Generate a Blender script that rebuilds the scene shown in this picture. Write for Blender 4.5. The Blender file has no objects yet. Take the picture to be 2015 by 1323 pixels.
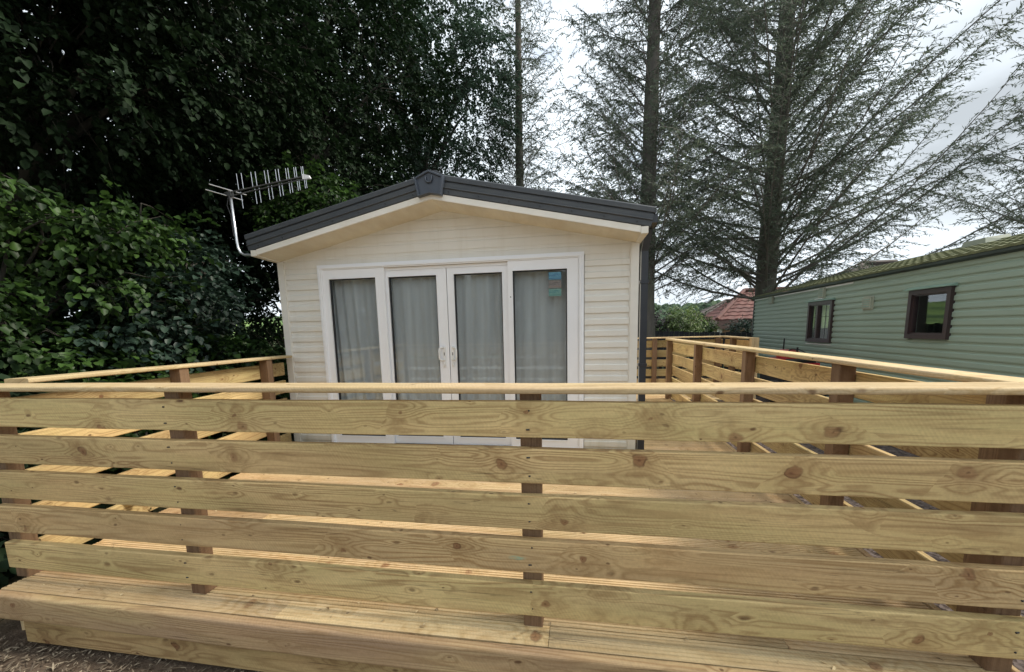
import bpy, math, random
import numpy as np
from mathutils import Matrix, Vector

random.seed(7)
RNG = np.random.default_rng(7)
scn = bpy.context.scene
col = scn.collection
R = math.radians

# ------------------------------------------------------------------ camera
cam_d = bpy.data.cameras.new('camera')
cam = bpy.data.objects.new('camera', cam_d)
col.objects.link(cam)
scn.camera = cam
PX, PPY, FPX, W, H = 1007.5, 760.9, 798.2, 2015.0, 1323.0
yaw, pit, rol = R(9.516), R(7.973), R(1.298)
fw = Vector((-math.sin(yaw) * math.cos(pit), math.cos(yaw) * math.cos(pit), -math.sin(pit)))
rt0 = Vector((math.cos(yaw), math.sin(yaw), 0))
up0 = rt0.cross(fw)
rt = math.cos(rol) * rt0 - math.sin(rol) * up0
up = rt.cross(fw)
CZ = 1.3212
cam.matrix_world = Matrix(((rt.x, up.x, -fw.x, 0), (rt.y, up.y, -fw.y, 0), (rt.z, up.z, -fw.z, CZ), (0, 0, 0, 1)))
cam_d.sensor_fit = 'HORIZONTAL'
cam_d.sensor_width = 36
cam_d.lens = FPX / W * 36
cam_d.shift_y = (PPY - H / 2) / W
cam_d.clip_start = 0.05
cam_d.clip_end = 6000
scn.render.resolution_x, scn.render.resolution_y = 1024, 672

# ------------------------------------------------------------------ world, sun, exposure
SUN_AZ, SUN_EL = R(86), R(47)          # azimuth from +y towards +x
world = bpy.data.worlds.new('World')
scn.world = world
world.use_nodes = True
wn, wl = world.node_tree.nodes, world.node_tree.links
wn.clear()
wout = wn.new('ShaderNodeOutputWorld')
sky = wn.new('ShaderNodeTexSky')
sky.sky_type = 'NISHITA'
sky.sun_disc = False
sky.sun_elevation = SUN_EL
sky.sun_rotation = SUN_AZ
sky.air_density = 1.0
sky.dust_density = 1.5
b1 = wn.new('ShaderNodeBackground')
b1.inputs['Strength'].default_value = 0.07
wl.new(sky.outputs[0], b1.inputs['Color'])
b2 = wn.new('ShaderNodeBackground')
tc = wn.new('ShaderNodeTexCoord')
mp = wn.new('ShaderNodeMapping')
mp.inputs['Scale'].default_value = (1, 1, 2.2)
wl.new(tc.outputs['Generated'], mp.inputs['Vector'])
n1 = wn.new('ShaderNodeTexNoise')
n1.inputs['Scale'].default_value = 3.2
n1.inputs['Detail'].default_value = 7
n1.inputs['Roughness'].default_value = 0.58
wl.new(mp.outputs[0], n1.inputs['Vector'])
n2 = wn.new('ShaderNodeTexNoise')
n2.inputs['Scale'].default_value = 2.4
n2.inputs['Detail'].default_value = 5
wl.new(mp.outputs[0], n2.inputs['Vector'])
mr = wn.new('ShaderNodeMapRange')
mr.inputs[1].default_value = 0.16
mr.inputs[2].default_value = 0.40
wl.new(n1.outputs['Fac'], mr.inputs[0])
mr2 = wn.new('ShaderNodeMapRange')
mr2.inputs[1].default_value = 0.3
mr2.inputs[2].default_value = 0.7
mr2.inputs[3].default_value = 0.24
mr2.inputs[4].default_value = 0.60
wl.new(n2.outputs['Fac'], mr2.inputs[0])
b2.inputs['Color'].default_value = (0.85, 0.93, 1.0, 1)
wl.new(mr2.outputs[0], b2.inputs['Strength'])
mx = wn.new('ShaderNodeMixShader')
wl.new(mr.outputs[0], mx.inputs[0])
wl.new(b1.outputs[0], mx.inputs[1])
wl.new(b2.outputs[0], mx.inputs[2])
wl.new(mx.outputs[0], wout.inputs['Surface'])

sun_d = bpy.data.lights.new('sun', 'SUN')
sun = bpy.data.objects.new('sun', sun_d)
col.objects.link(sun)
sun_d.energy = 1.5
sun_d.angle = R(14)
sun_d.color = (1.0, 0.93, 0.82)
sdir = Vector((math.sin(SUN_AZ) * math.cos(SUN_EL), math.cos(SUN_AZ) * math.cos(SUN_EL), math.sin(SUN_EL)))
sun.rotation_euler = sdir.to_track_quat('Z', 'Y').to_euler()
sun.location = (6, 3, 9)

scn.view_settings.view_transform = 'Standard'
scn.view_settings.look = 'None'
scn.view_settings.exposure = 1.62
scn.view_settings.gamma = 1
scn.view_settings.use_curve_mapping = False
scn.render.engine = 'CYCLES'


def ray(px, py):
    return fw + rt * ((px - PX) / FPX) + up * ((PPY - py) / FPX)


# ------------------------------------------------------------------ node helpers
class N:
    def __init__(s, name):
        s.m = bpy.data.materials.new(name)
        s.m.use_nodes = True
        s.t = s.m.node_tree
        s.t.nodes.clear()
        s.out = s.new('ShaderNodeOutputMaterial')

    def new(s, kind, **kw):
        n = s.t.nodes.new(kind)
        for k, v in kw.items():
            setattr(n, k, v)
        return n

    def put(s, sock, v):
        if isinstance(v, bpy.types.NodeSocket):
            s.t.links.new(v, sock)
        elif isinstance(v, (tuple, list)):
            sock.default_value = tuple(v) + (1,) * (len(sock.default_value) - len(v)) if len(sock.default_value) > len(v) else tuple(v)
        else:
            sock.default_value = v

    def math(s, op, a, b=0.0, c=0.0, clamp=False):
        n = s.new('ShaderNodeMath', operation=op)
        n.use_clamp = clamp
        s.put(n.inputs[0], a)
        s.put(n.inputs[1], b)
        s.put(n.inputs[2], c)
        return n.outputs[0]

    def sep(s, v):
        n = s.new('ShaderNodeSeparateXYZ')
        s.put(n.inputs[0], v)
        return n.outputs

    def comb(s, x, y, z):
        n = s.new('ShaderNodeCombineXYZ')
        s.put(n.inputs[0], x); s.put(n.inputs[1], y); s.put(n.inputs[2], z)
        return n.outputs[0]

    def noise(s, vec, scale=1.0, detail=2.0, rough=0.5, dist=0.0):
        n = s.new('ShaderNodeTexNoise')
        if vec is not None:
            s.put(n.inputs['Vector'], vec)
        s.put(n.inputs['Scale'], scale); s.put(n.inputs['Detail'], detail)
        s.put(n.inputs['Roughness'], rough); s.put(n.inputs['Distortion'], dist)
        return n.outputs['Fac']

    def rng(s, v, a, b, c=0.0, d=1.0, smooth=False):
        n = s.new('ShaderNodeMapRange')
        if smooth:
            n.interpolation_type = 'SMOOTHSTEP'
        for i, q in enumerate((v, a, b, c, d)):
            s.put(n.inputs[i], q)
        return n.outputs[0]

    def mix(s, f, a, b, mode='MIX'):
        n = s.new('ShaderNodeMix', data_type='RGBA', blend_type=mode)
        s.put(n.inputs[0], f); s.put(n.inputs[6], a); s.put(n.inputs[7], b)
        return n.outputs[2]

    def voro(s, vec, scale):
        n = s.new('ShaderNodeTexVoronoi', voronoi_dimensions='2D')
        s.put(n.inputs['Vector'], vec); s.put(n.inputs['Scale'], scale)
        return n.outputs['Distance'], n.outputs['Color']

    def bump(s, h, strength=0.3, dist=0.01):
        n = s.new('ShaderNodeBump')
        s.put(n.inputs['Height'], h); s.put(n.inputs['Strength'], strength); s.put(n.inputs['Distance'], dist)
        return n.outputs[0]

    def bsdf(s, color, rough=0.6, metal=0.0, spec=0.5, normal=None):
        n = s.new('ShaderNodeBsdfPrincipled')
        s.put(n.inputs['Base Color'], color); s.put(n.inputs['Roughness'], rough)
        s.put(n.inputs['Metallic'], metal); s.put(n.inputs['Specular IOR Level'], spec)
        if normal is not None:
            s.put(n.inputs['Normal'], normal)
        return n.outputs[0]

    def done(s, sh):
        s.t.links.new(sh, s.out.inputs['Surface'])
        return s.m


def scale_col(n, c, f):
    """multiply colour c by a scalar socket f"""
    v = n.new('ShaderNodeVectorMath', operation='SCALE')
    n.put(v.inputs[0], c)
    n.put(v.inputs['Scale'], f)
    return v.outputs[0]


def wood(name, base, late, alt, knot, ring=46.0, rough=0.7, knots=1.0, mark=False):
    n = N(name)
    co = n.new('ShaderNodeTexCoord').outputs['Object']
    rnd = n.new('ShaderNodeObjectInfo').outputs['Random']
    x, y, z = n.sep(co)
    xo = n.math('MULTIPLY_ADD', rnd, 91.7, x)
    zo = n.math('MULTIPLY_ADD', rnd, 37.3, n.math('MULTIPLY_ADD', y, 0.6, z))
    # knots
    wob = n.noise(n.comb(n.math('MULTIPLY', xo, 14), n.math('MULTIPLY', zo, 14), 0.0), 1.0, 3)
    wob2 = n.noise(n.comb(n.math('MULTIPLY', xo, 14), n.math('MULTIPLY', zo, 14), 7.0), 1.0, 3)
    kv = n.comb(n.math('MULTIPLY_ADD', wob, 0.05, n.math('MULTIPLY', xo, 0.8)), n.math('MULTIPLY_ADD', wob2, 0.05, zo), 0.0)
    d1, c1 = n.voro(kv, 4.6)
    r1, g1, bl1 = n.sep(c1)
    keep1 = n.math('LESS_THAN', r1, 0.46 * knots)
    rad1 = n.rng(n.math('POWER', g1, 1.8), 0, 1, 0.03, 0.125)
    q1 = n.math('DIVIDE', d1, rad1)
    k1 = n.math('MULTIPLY', n.rng(q1, 1.15, 0.6, 0, 1, True), keep1)
    rim1 = n.math('MULTIPLY', n.rng(n.math('ABSOLUTE', n.math('SUBTRACT', q1, 0.9)), 0.0, 0.3, 1, 0, True), keep1)
    rim1 = n.math('MULTIPLY', rim1, n.rng(wob, 0.35, 0.65))
    kv2 = n.comb(n.math('MULTIPLY_ADD', wob, 0.02, n.math('MULTIPLY', xo, 0.5)), n.math('MULTIPLY_ADD', wob2, 0.015, zo), 0.0)
    d2, c2 = n.voro(kv2, 13.0)
    r2, g2, bl2 = n.sep(c2)
    keep2 = n.math('LESS_THAN', r2, 0.23 * knots)
    rad2 = n.rng(n.math('POWER', g2, 2.0), 0, 1, 0.05, 0.16)
    k2 = n.math('MULTIPLY', n.rng(n.math('DIVIDE', d2, rad2), 1.1, 0.35, 0, 1, True), keep2)
    # grain: contours of a field stretched along the board, pushed aside by the knots
    fld = n.noise(n.comb(n.math('MULTIPLY', xo, 0.33), n.math('MULTIPLY', zo, 10.5), n.math('MULTIPLY', rnd, 50)), 1.0, 1.5, 0.4)
    fld2 = n.noise(n.comb(n.math('MULTIPLY', xo, 2.5), n.math('MULTIPLY', zo, 22), 3.0), 1.0, 2, 0.5)
    push1 = n.math('MULTIPLY', n.math('EXPONENT', n.math('MULTIPLY', n.math('MULTIPLY', d1, d1), -9.0)), keep1)
    push2 = n.math('MULTIPLY', n.math('EXPONENT', n.math('MULTIPLY', n.math('MULTIPLY', d2, d2), -14.0)), keep2)
    g = n.math('ADD', fld, n.math('MULTIPLY', fld2, 0.07))
    g = n.math('MULTIPLY_ADD', push1, 0.17, g)
    g = n.math('MULTIPLY_ADD', push2, 0.07, g)
    s = n.math('SINE', n.math('MULTIPLY', g, ring * 2.2))
    rings = n.math('POWER', n.rng(s, -1, 1, 0, 1), 2.2)
    patch = n.rng(n.noise(n.comb(n.math('MULTIPLY', xo, 1.3), n.math('MULTIPLY', zo, 5), 9.0), 1.0, 3), 0.35, 0.65)
    rings = n.math('MULTIPLY', rings, n.rng(n.noise(n.comb(n.math('MULTIPLY', xo, 1.1), n.math('MULTIPLY', zo, 8), 4.0), 1.0, 2), 0.3, 0.7, 0.25, 1.0))
    fib = n.noise(n.comb(n.math('MULTIPLY', xo, 9), n.math('MULTIPLY', zo, 330), 1.0), 1.0, 2)
    c = n.mix(patch, base, alt)
    pk = n.rng(n.noise(n.comb(n.math('MULTIPLY', xo, 0.8), n.math('MULTIPLY', zo, 7), 29.0), 1.0, 4, 0.6), 0.48, 0.72, 0, 0.55)
    c = n.mix(pk, c, (base[0] * 0.80, base[1] * 0.67, base[2] * 0.62))
    c = n.mix(n.math('MULTIPLY', rings, 0.85), c, late)
    # dark resin streaks drawn out along the grain
    rs = n.noise(n.comb(n.math('MULTIPLY', xo, 1.6), n.math('MULTIPLY', zo, 26), 41.0), 1.0, 4, 0.65)
    c = n.mix(n.rng(rs, 0.57, 0.72, 0, 0.5), c, (late[0] * 0.7, late[1] * 0.62, late[2] * 0.6))
    # flame shaped darker stain round the bigger knots
    halo = n.math('MULTIPLY', n.math('MULTIPLY', n.rng(d1, 0.55, 0.08, 0, 0.75, True), n.rng(wob, 0.3, 0.7)), keep1)
    c = n.mix(halo, c, late)
    c = n.mix(n.math('MULTIPLY', k1, n.rng(bl1, 0, 1, 0.45, 0.85)), c, knot)
    kd = (knot[0] * 0.42, knot[1] * 0.38, knot[2] * 0.36)
    c = n.mix(n.math('MULTIPLY', rim1, n.rng(bl1, 0.2, 0.8, 0.15, 0.8)), c, kd)
    c = n.mix(n.math('MULTIPLY', n.rng(q1, 0.3, 0.05, 0, 0.6), keep1), c, kd)
    c = n.mix(n.math('MULTIPLY', k2, n.rng(bl2, 0, 1, 0.35, 0.85)), c, kd)
    val = n.math('MULTIPLY', n.rng(fib, 0.2, 0.8, 0.88, 1.1), n.rng(rnd, 0, 1, 0.82, 1.12))
    hue = n.math('FRACT', n.math('MULTIPLY', rnd, 7.31))
    c = n.mix(n.math('MULTIPLY', hue, 0.8), c, n.mix(1.0, c, (0.97, 0.89, 0.90), 'MULTIPLY'))
    # weathering streaks
    st = n.noise(n.comb(n.math('MULTIPLY', xo, 0.7), n.math('MULTIPLY', zo, 3.0), 17.0), 1.0, 4, 0.6)
    val = n.math('MULTIPLY', val, n.rng(st, 0.3, 0.7, 0.78, 1.14))
    # drying splits and slanting saw marks
    sp = n.noise(n.comb(n.math('MULTIPLY', xo, 0.9), n.math('MULTIPLY', zo, 34), 61.0), 1.0, 2, 0.5)
    spm = n.noise(n.comb(n.math('MULTIPLY', xo, 1.4), n.math('MULTIPLY', zo, 12), 71.0), 1.0, 2, 0.5)
    crack = n.math('MULTIPLY', n.rng(n.math('ABSOLUTE', n.math('SUBTRACT', sp, 0.5)), 0.0, 0.012, 1, 0), n.rng(spm, 0.55, 0.63))
    val = n.math('MULTIPLY', val, n.rng(crack, 0, 1, 1, 0.5))
    saw = n.math('SINE', n.math('ADD', n.math('MULTIPLY', xo, 420), n.math('MULTIPLY', zo, 260)))
    sawm = n.rng(n.noise(n.comb(n.math('MULTIPLY', xo, 2.2), n.math('MULTIPLY', zo, 6), 81.0), 1.0, 2), 0.45, 0.65)
    val = n.math('MULTIPLY', val, n.math('MULTIPLY_ADD', n.math('MULTIPLY', saw, sawm), 0.05, 1.0))
    # mill marks and dust
    mill = n.noise(n.comb(n.math('MULTIPLY', xo, 60), n.math('MULTIPLY', zo, 60), 5.0), 1.0, 3, 0.7)
    val = n.math('MULTIPLY', val, n.rng(mill, 0.25, 0.75, 0.88, 1.09))
    c = scale_col(n, c, val)
    if mark:
        mxn = n.noise(n.comb(n.math('MULTIPLY', x, 30), n.math('MULTIPLY', z, 160), 2.0), 1.0, 3)
        ex = n.math('POWER', n.math('DIVIDE', n.math('SUBTRACT', x, mark[0]), 0.042), 2.0)
        ez = n.math('POWER', n.math('DIVIDE', n.math('SUBTRACT', z, mark[1]), 0.011), 2.0)
        mm = n.math('MULTIPLY', n.rng(n.math('ADD', ex, ez), 0.4, 1.1, 1, 0), n.rng(mxn, 0.4, 0.6, 0.0, 0.5))
        c = n.mix(mm, c, (0.12, 0.42, 0.33))
    hgt = n.math('ADD', n.math('MULTIPLY', rings, 0.5), n.math('MULTIPLY', fib, 0.6))
    return n.done(n.bsdf(c, rough, 0, 0.25, n.bump(hgt, 0.25, 0.004)))


def simple(name, color, rough=0.55, metal=0.0, var=0.12, scale=6.0, spec=0.5, bump=0.0, bscale=40.0, alt=None, stretch=(1, 1, 1)):
    n = N(name)
    co = n.new('ShaderNodeTexCoord').outputs['Object']
    mpn = n.new('ShaderNodeMapping')
    n.put(mpn.inputs['Vector'], co)
    mpn.inputs['Scale'].default_value = stretch
    f = n.noise(mpn.outputs[0], scale, 4, 0.6)
    c = scale_col(n, color, n.rng(f, 0.25, 0.75, 1 - var, 1 + var))
    if alt:
        f2 = n.noise(mpn.outputs[0], scale * 0.45, 5, 0.6)
        c = n.mix(n.rng(f2, 0.45, 0.7), c, alt)
    nm = None
    if bump:
        nm = n.bump(n.noise(mpn.outputs[0], bscale, 4, 0.6), bump, 0.02)
    return n.done(n.bsdf(c, rough, metal, spec, nm))


def leafmat(name, ca, cb, cc, trans=0.3, rough=0.45, spec=0.5):
    n = N(name)
    r = n.new('ShaderNodeNewGeometry').outputs['Random Per Island']
    cr = n.new('ShaderNodeValToRGB')
    e = cr.color_ramp.elements
    e[0].position, e[0].color = 0.0, (*ca, 1)
    e[1].position, e[1].color = 1.0, (*cc, 1)
    k = e.new(0.55)
    k.color = (*cb, 1)
    n.put(cr.inputs[0], r)
    b = n.bsdf(cr.outputs[0], rough, 0, spec)
    t = n.new('ShaderNodeBsdfTranslucent')
    n.put(t.inputs[0], scale_col(n, cr.outputs[0], 1.4))
    m = n.new('ShaderNodeMixShader')
    n.put(m.inputs[0], trans)
    n.t.links.new(b, m.inputs[1])
    n.t.links.new(t.outputs[0], m.inputs[2])
    return n.done(m.outputs[0])


M = {}
OL = (0.59, 0.445, 0.215)
M['board'] = wood('treated_pine_board', OL, (0.285, 0.18, 0.075), (0.49, 0.385, 0.17), (0.20, 0.09, 0.04))
M['board_mark'] = wood('treated_pine_board_chalk', OL, (0.285, 0.175, 0.07), (0.48, 0.35, 0.18), (0.20, 0.09, 0.04), mark=(0.44, -0.01))
M['rail'] = wood('pine_handrail', (0.64, 0.52, 0.29), (0.47, 0.33, 0.15), (0.62, 0.48, 0.29), (0.30, 0.15, 0.07), ring=40, knots=0.95)
M['deck'] = wood('pine_decking', (0.62, 0.485, 0.265), (0.46, 0.32, 0.15), (0.60, 0.455, 0.265), (0.28, 0.14, 0.065), ring=40, knots=0.9)
M['fascia'] = wood('pine_fascia', (0.50, 0.39, 0.20), (0.29, 0.19, 0.09), (0.42, 0.30, 0.18), (0.20, 0.09, 0.04), ring=52, knots=0.7)
M['post'] = wood('brown_treated_post', (0.215, 0.135, 0.075), (0.15, 0.09, 0.05), (0.24, 0.155, 0.09), (0.11, 0.055, 0.03), knots=0.5)
M['cream'] = simple('cream_vinyl', (0.72, 0.69, 0.62), 0.45, var=0.05, scale=3, alt=(0.67, 0.63, 0.55), stretch=(1, 1, 6))
def creammat():
    n = N('cream_vinyl_weathered')
    p = n.new('ShaderNodeNewGeometry').outputs['Position']
    x, y, z = n.sep(p)
    a = n.noise(n.comb(n.math('MULTIPLY', x, 7), 0.0, n.math('MULTIPLY', z, 0.9)), 1.0, 5, 0.65)
    b = n.noise(n.comb(n.math('MULTIPLY', x, 2), 0.0, n.math('MULTIPLY', z, 9)), 1.0, 4, 0.6)
    e = n.noise(p, 55, 3, 0.7)
    c = scale_col(n, (0.75, 0.73, 0.67), n.rng(b, 0.25, 0.75, 0.95, 1.04))
    c = n.mix(n.rng(a, 0.50, 0.78, 0, 0.38), c, (0.58, 0.53, 0.43))
    c = n.mix(n.math('MULTIPLY', n.rng(z, 0.30, -0.05), n.rng(a, 0.3, 0.7, 0.2, 0.75)), c, (0.42, 0.42, 0.30))
    c = n.mix(n.rng(e, 0.70, 0.78, 0, 0.35), c, (0.40, 0.35, 0.26))
    return n.done(n.bsdf(c, 0.45, 0, 0.4))


M['cream'] = creammat()
M['soffit'] = simple('cream_soffit', (0.70, 0.65, 0.53), 0.6, var=0.08, scale=3, alt=(0.60, 0.53, 0.41), stretch=(3, 1, 1))
M['barge'] = simple('cream_barge', (0.78, 0.74, 0.66), 0.5, var=0.05, scale=5, alt=(0.70, 0.65, 0.55), stretch=(1, 1, 4))
M['upvc'] = simple('white_upvc', (0.85, 0.865, 0.89), 0.3, var=0.03, scale=4)
M['gasket'] = simple('black_gasket', (0.02, 0.021, 0.024), 0.6)
M['slate'] = simple('slate_grey_cladding', (0.046, 0.051, 0.057), 0.45, var=0.14, scale=5, alt=(0.060, 0.064, 0.066), stretch=(1, 1, 5))
M['capblue'] = simple('blue_grey_plastic', (0.05, 0.06, 0.078), 0.4, var=0.12)
M['downpipe'] = simple('black_pipe', (0.03, 0.034, 0.042), 0.35, var=0.15)
M['roofsheet'] = simple('grey_roof_sheet', (0.07, 0.074, 0.078), 0.6, var=0.15)
M['alu'] = simple('galvanised_steel', (0.62, 0.63, 0.65), 0.3, 0.85, var=0.1, scale=20)
M['whitep'] = simple('white_plastic', (0.8, 0.8, 0.78), 0.4)
M['darkmetal'] = simple('dark_boom', (0.06, 0.06, 0.058), 0.5, 0.3)
M['green'] = simple('green_aluminium_siding', (0.29, 0.375, 0.30), 0.42, var=0.10, scale=1.3, alt=(0.325, 0.41, 0.335), stretch=(0.5, 1, 1))
M['greentrim'] = simple('green_trim', (0.24, 0.36, 0.29), 0.45)
M['gutter'] = simple('dark_green_gutter', (0.035, 0.05, 0.045), 0.45)
M['greentile'] = simple('mossy_tile_sheet', (0.17, 0.18, 0.09), 0.85, var=0.28, scale=9, alt=(0.10, 0.115, 0.06), bump=0.3)
M['brownframe'] = simple('brown_frame', (0.045, 0.028, 0.028), 0.4, var=0.1)
M['beige'] = simple('vent_plastic', (0.34, 0.36, 0.28), 0.5)
M['red'] = simple('red_paint', (0.42, 0.02, 0.025), 0.35, var=0.2)
M['black'] = simple('black_rubber', (0.018, 0.018, 0.019), 0.7)
M['dark_room'] = simple('dull_interior', (0.16, 0.15, 0.14), 0.9)
M['redtile'] = simple('red_brown_tile', (0.155, 0.066, 0.054), 0.8, var=0.25, scale=3, alt=(0.11, 0.056, 0.05))
M['browntile'] = simple('brown_tile', (0.075, 0.060, 0.052), 0.8, var=0.2, scale=3)
M['brick'] = simple('buff_brick', (0.40, 0.25, 0.16), 0.85, var=0.2, scale=14)
M['render_white'] = simple('white_render', (0.75, 0.73, 0.68), 0.8)
M['fasciabrown'] = simple('brown_fascia', (0.16, 0.10, 0.085), 0.6)
M['blackfence'] = simple('black_stained_slat', (0.018, 0.02, 0.024), 0.7, var=0.3)
M['bark'] = simple('spruce_bark', (0.105, 0.095, 0.082), 0.95, var=0.35, scale=9, bump=0.8, bscale=30, alt=(0.10, 0.105, 0.075), stretch=(1, 1, 0.35))
M['bark2'] = simple('dark_bark', (0.05, 0.045, 0.035), 0.95, var=0.35, scale=9, bump=0.8, bscale=25, stretch=(1, 1, 0.3))
M['twig'] = simple('spruce_twig', (0.15, 0.135, 0.12), 0.95, var=0.3, scale=3)  # dry grey twig, lightened to imitate veiling haze
M['birchbark'] = simple('pale_birch_bark', (0.45, 0.44, 0.40), 0.9, var=0.3, scale=5)
M['needle'] = leafmat('spruce_needles', (0.066, 0.088, 0.060), (0.10, 0.13, 0.09), (0.15, 0.18, 0.125), 0.3, 0.6, 0.3)  # needle colour lightened to imitate veiling haze and backlight
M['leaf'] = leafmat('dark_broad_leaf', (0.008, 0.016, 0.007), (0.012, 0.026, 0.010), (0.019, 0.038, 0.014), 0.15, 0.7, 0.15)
M['leaf4'] = leafmat('grey_green_leaf', (0.034, 0.060, 0.040), (0.058, 0.096, 0.064), (0.09, 0.14, 0.095), 0.3, 0.5, 0.35)
M['leaf2'] = leafmat('bright_shrub_leaf', (0.012, 0.027, 0.008), (0.026, 0.056, 0.013), (0.06, 0.12, 0.025), 0.3, 0.5, 0.3)
M['leaf3'] = leafmat('blue_green_leaf', (0.012, 0.025, 0.017), (0.021, 0.042, 0.028), (0.036, 0.064, 0.043), 0.2, 0.5, 0.35)
M['birchleaf'] = leafmat('birch_leaf', (0.07, 0.12, 0.035), (0.13, 0.20, 0.06), (0.22, 0.27, 0.10), 0.3)
M['purpleleaf'] = leafmat('purple_leaf', (0.028, 0.02, 0.024), (0.05, 0.04, 0.042), (0.07, 0.07, 0.055), 0.2)
M['hilltree'] = leafmat('hill_wood', (0.045, 0.075, 0.045), (0.06, 0.09, 0.055), (0.085, 0.115, 0.07), 0.0, 0.9, 0.1)


def glassmat():
    n = N('window_glass')
    fr = n.new('ShaderNodeFresnel')
    bk = n.new('ShaderNodeNewGeometry').outputs['Backfacing']
    n.put(fr.inputs['IOR'], n.rng(bk, 0, 1, 1.52, 1 / 1.52))
    gl = n.new('ShaderNodeBsdfGlossy')
    gl.inputs['Roughness'].default_value = 0.02
    gl.inputs['Color'].default_value = (0.95, 0.98, 1, 1)
    tr = n.new('ShaderNodeBsdfTransparent')
    tr.inputs['Color'].default_value = (0.91, 0.935, 0.94, 1)
    co = n.new('ShaderNodeTexCoord').outputs['Object']
    nm = n.bump(n.noise(co, 1.8, 2), 0.02, 0.02)
    n.put(gl.inputs['Normal'], nm)
    m = n.new('ShaderNodeMixShader')
    n.put(m.inputs[0], n.math('MULTIPLY_ADD', fr.outputs[0], 1.1, 0.0, True))
    n.t.links.new(tr.outputs[0], m.inputs[1])
    n.t.links.new(gl.outputs[0], m.inputs[2])
    return n.done(m.outputs[0])


M['glass'] = glassmat()


def curtainmat():
    n = N('net_curtain')
    co = n.new('ShaderNodeTexCoord').outputs['Object']
    x, y, z = n.sep(co)
    f = n.noise(n.comb(n.math('MULTIPLY', x, 14), 0.0, n.math('MULTIPLY', z, 0.8)), 1.0, 3)
    c = scale_col(n, (0.78, 0.79, 0.80), n.rng(f, 0.3, 0.7, 0.86, 1.05))
    d = n.new('ShaderNodeBsdfDiffuse')
    n.put(d.inputs[0], c)
    t = n.new('ShaderNodeBsdfTranslucent')
    n.put(t.inputs[0], c)
    m = n.new('ShaderNodeMixShader')
    m.inputs[0].default_value = 0.3
    n.t.links.new(d.outputs[0], m.inputs[1])
    n.t.links.new(t.outputs[0], m.inputs[2])
    return n.done(m.outputs[0])


M['curtain'] = curtainmat()


def stickermat(name, a, b, c):
    n = N(name)
    co = n.new('ShaderNodeTexCoord').outputs['Generated']
    x, y, z = n.sep(co)
    stripe = n.math('MULTIPLY', n.math('GREATER_THAN', z, 0.10), n.math('LESS_THAN', z, 0.22))
    blk = n.math('MULTIPLY', n.math('GREATER_THAN', n.noise(n.comb(n.math('MULTIPLY', x, 9), 0.0, n.math('MULTIPLY', z, 5)), 1.0, 1), 0.52), n.math('GREATER_THAN', z, 0.34))
    q = n.mix(blk, a, b)
    q = n.mix(stripe, q, c)
    return n.done(n.bsdf(q, 0.4))


M['st1'] = stickermat('blue_sticker', (0.10, 0.27, 0.37), (0.04, 0.13, 0.25), (0.03, 0.10, 0.2))
M['st2'] = stickermat('taupe_sticker', (0.20, 0.185, 0.175), (0.10, 0.09, 0.085), (0.2, 0.16, 0.14))
M['st3'] = stickermat('green_sticker', (0.15, 0.29, 0.26), (0.05, 0.18, 0.19), (0.05, 0.16, 0.15))


def groundmat():
    n = N('ground_dirt')
    co = n.new('ShaderNodeTexCoord').outputs['Object']
    a = n.noise(co, 0.5, 5, 0.6)
    b = n.noise(co, 9, 6, 0.7)
    e = n.noise(co, 60, 4, 0.7)
    c = n.mix(n.rng(b, 0.3, 0.7), (0.075, 0.052, 0.036), (0.17, 0.125, 0.09))
    c = n.mix(n.rng(e, 0.55, 0.75), c, (0.27, 0.21, 0.15))
    x, y, z = n.sep(co)
    far = n.rng(y, 10, 16)
    left = n.rng(x, -3.2, -4.6)
    g = n.math('MAXIMUM', far, left)
    gc = n.mix(n.rng(b, 0.3, 0.7), (0.045, 0.070, 0.028), (0.085, 0.115, 0.048))
    c = n.mix(n.math('MULTIPLY', g, n.rng(a, 0.3, 0.5, 0.5, 1.0)), c, gc)
    h = n.math('ADD', b, n.math('MULTIPLY', e, 0.5))
    return n.done(n.bsdf(c, 0.95, 0, 0.1, n.bump(h, 0.7, 0.03)))


M['ground'] = groundmat()


def gravelmat():
    n = N('slate_gravel')
    co = n.new('ShaderNodeTexCoord').outputs['Object']
    v = n.new('ShaderNodeTexVoronoi')
    n.put(v.inputs['Vector'], co)
    v.inputs['Scale'].default_value = 32
    r, g, b = n.sep(v.outputs['Color'])
    c = n.mix(r, (0.05, 0.038, 0.033), (0.16, 0.125, 0.11))
    return n.done(n.bsdf(c, 0.9, 0, 0.2, n.bump(v.outputs['Distance'], 0.9, 0.03)))


M['gravel'] = gravelmat()


def hillmat():
    n = N('hill_field')
    co = n.new('ShaderNodeTexCoord').outputs['Object']
    f = n.noise(co, 0.03, 4)
    c = n.mix(n.rng(f, 0.4, 0.6), (0.07, 0.12, 0.05), (0.19, 0.28, 0.09))
    return n.done(n.bsdf(c, 0.95, 0, 0.1))


M['hill'] = hillmat()

# ------------------------------------------------------------------ mesh helpers


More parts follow.
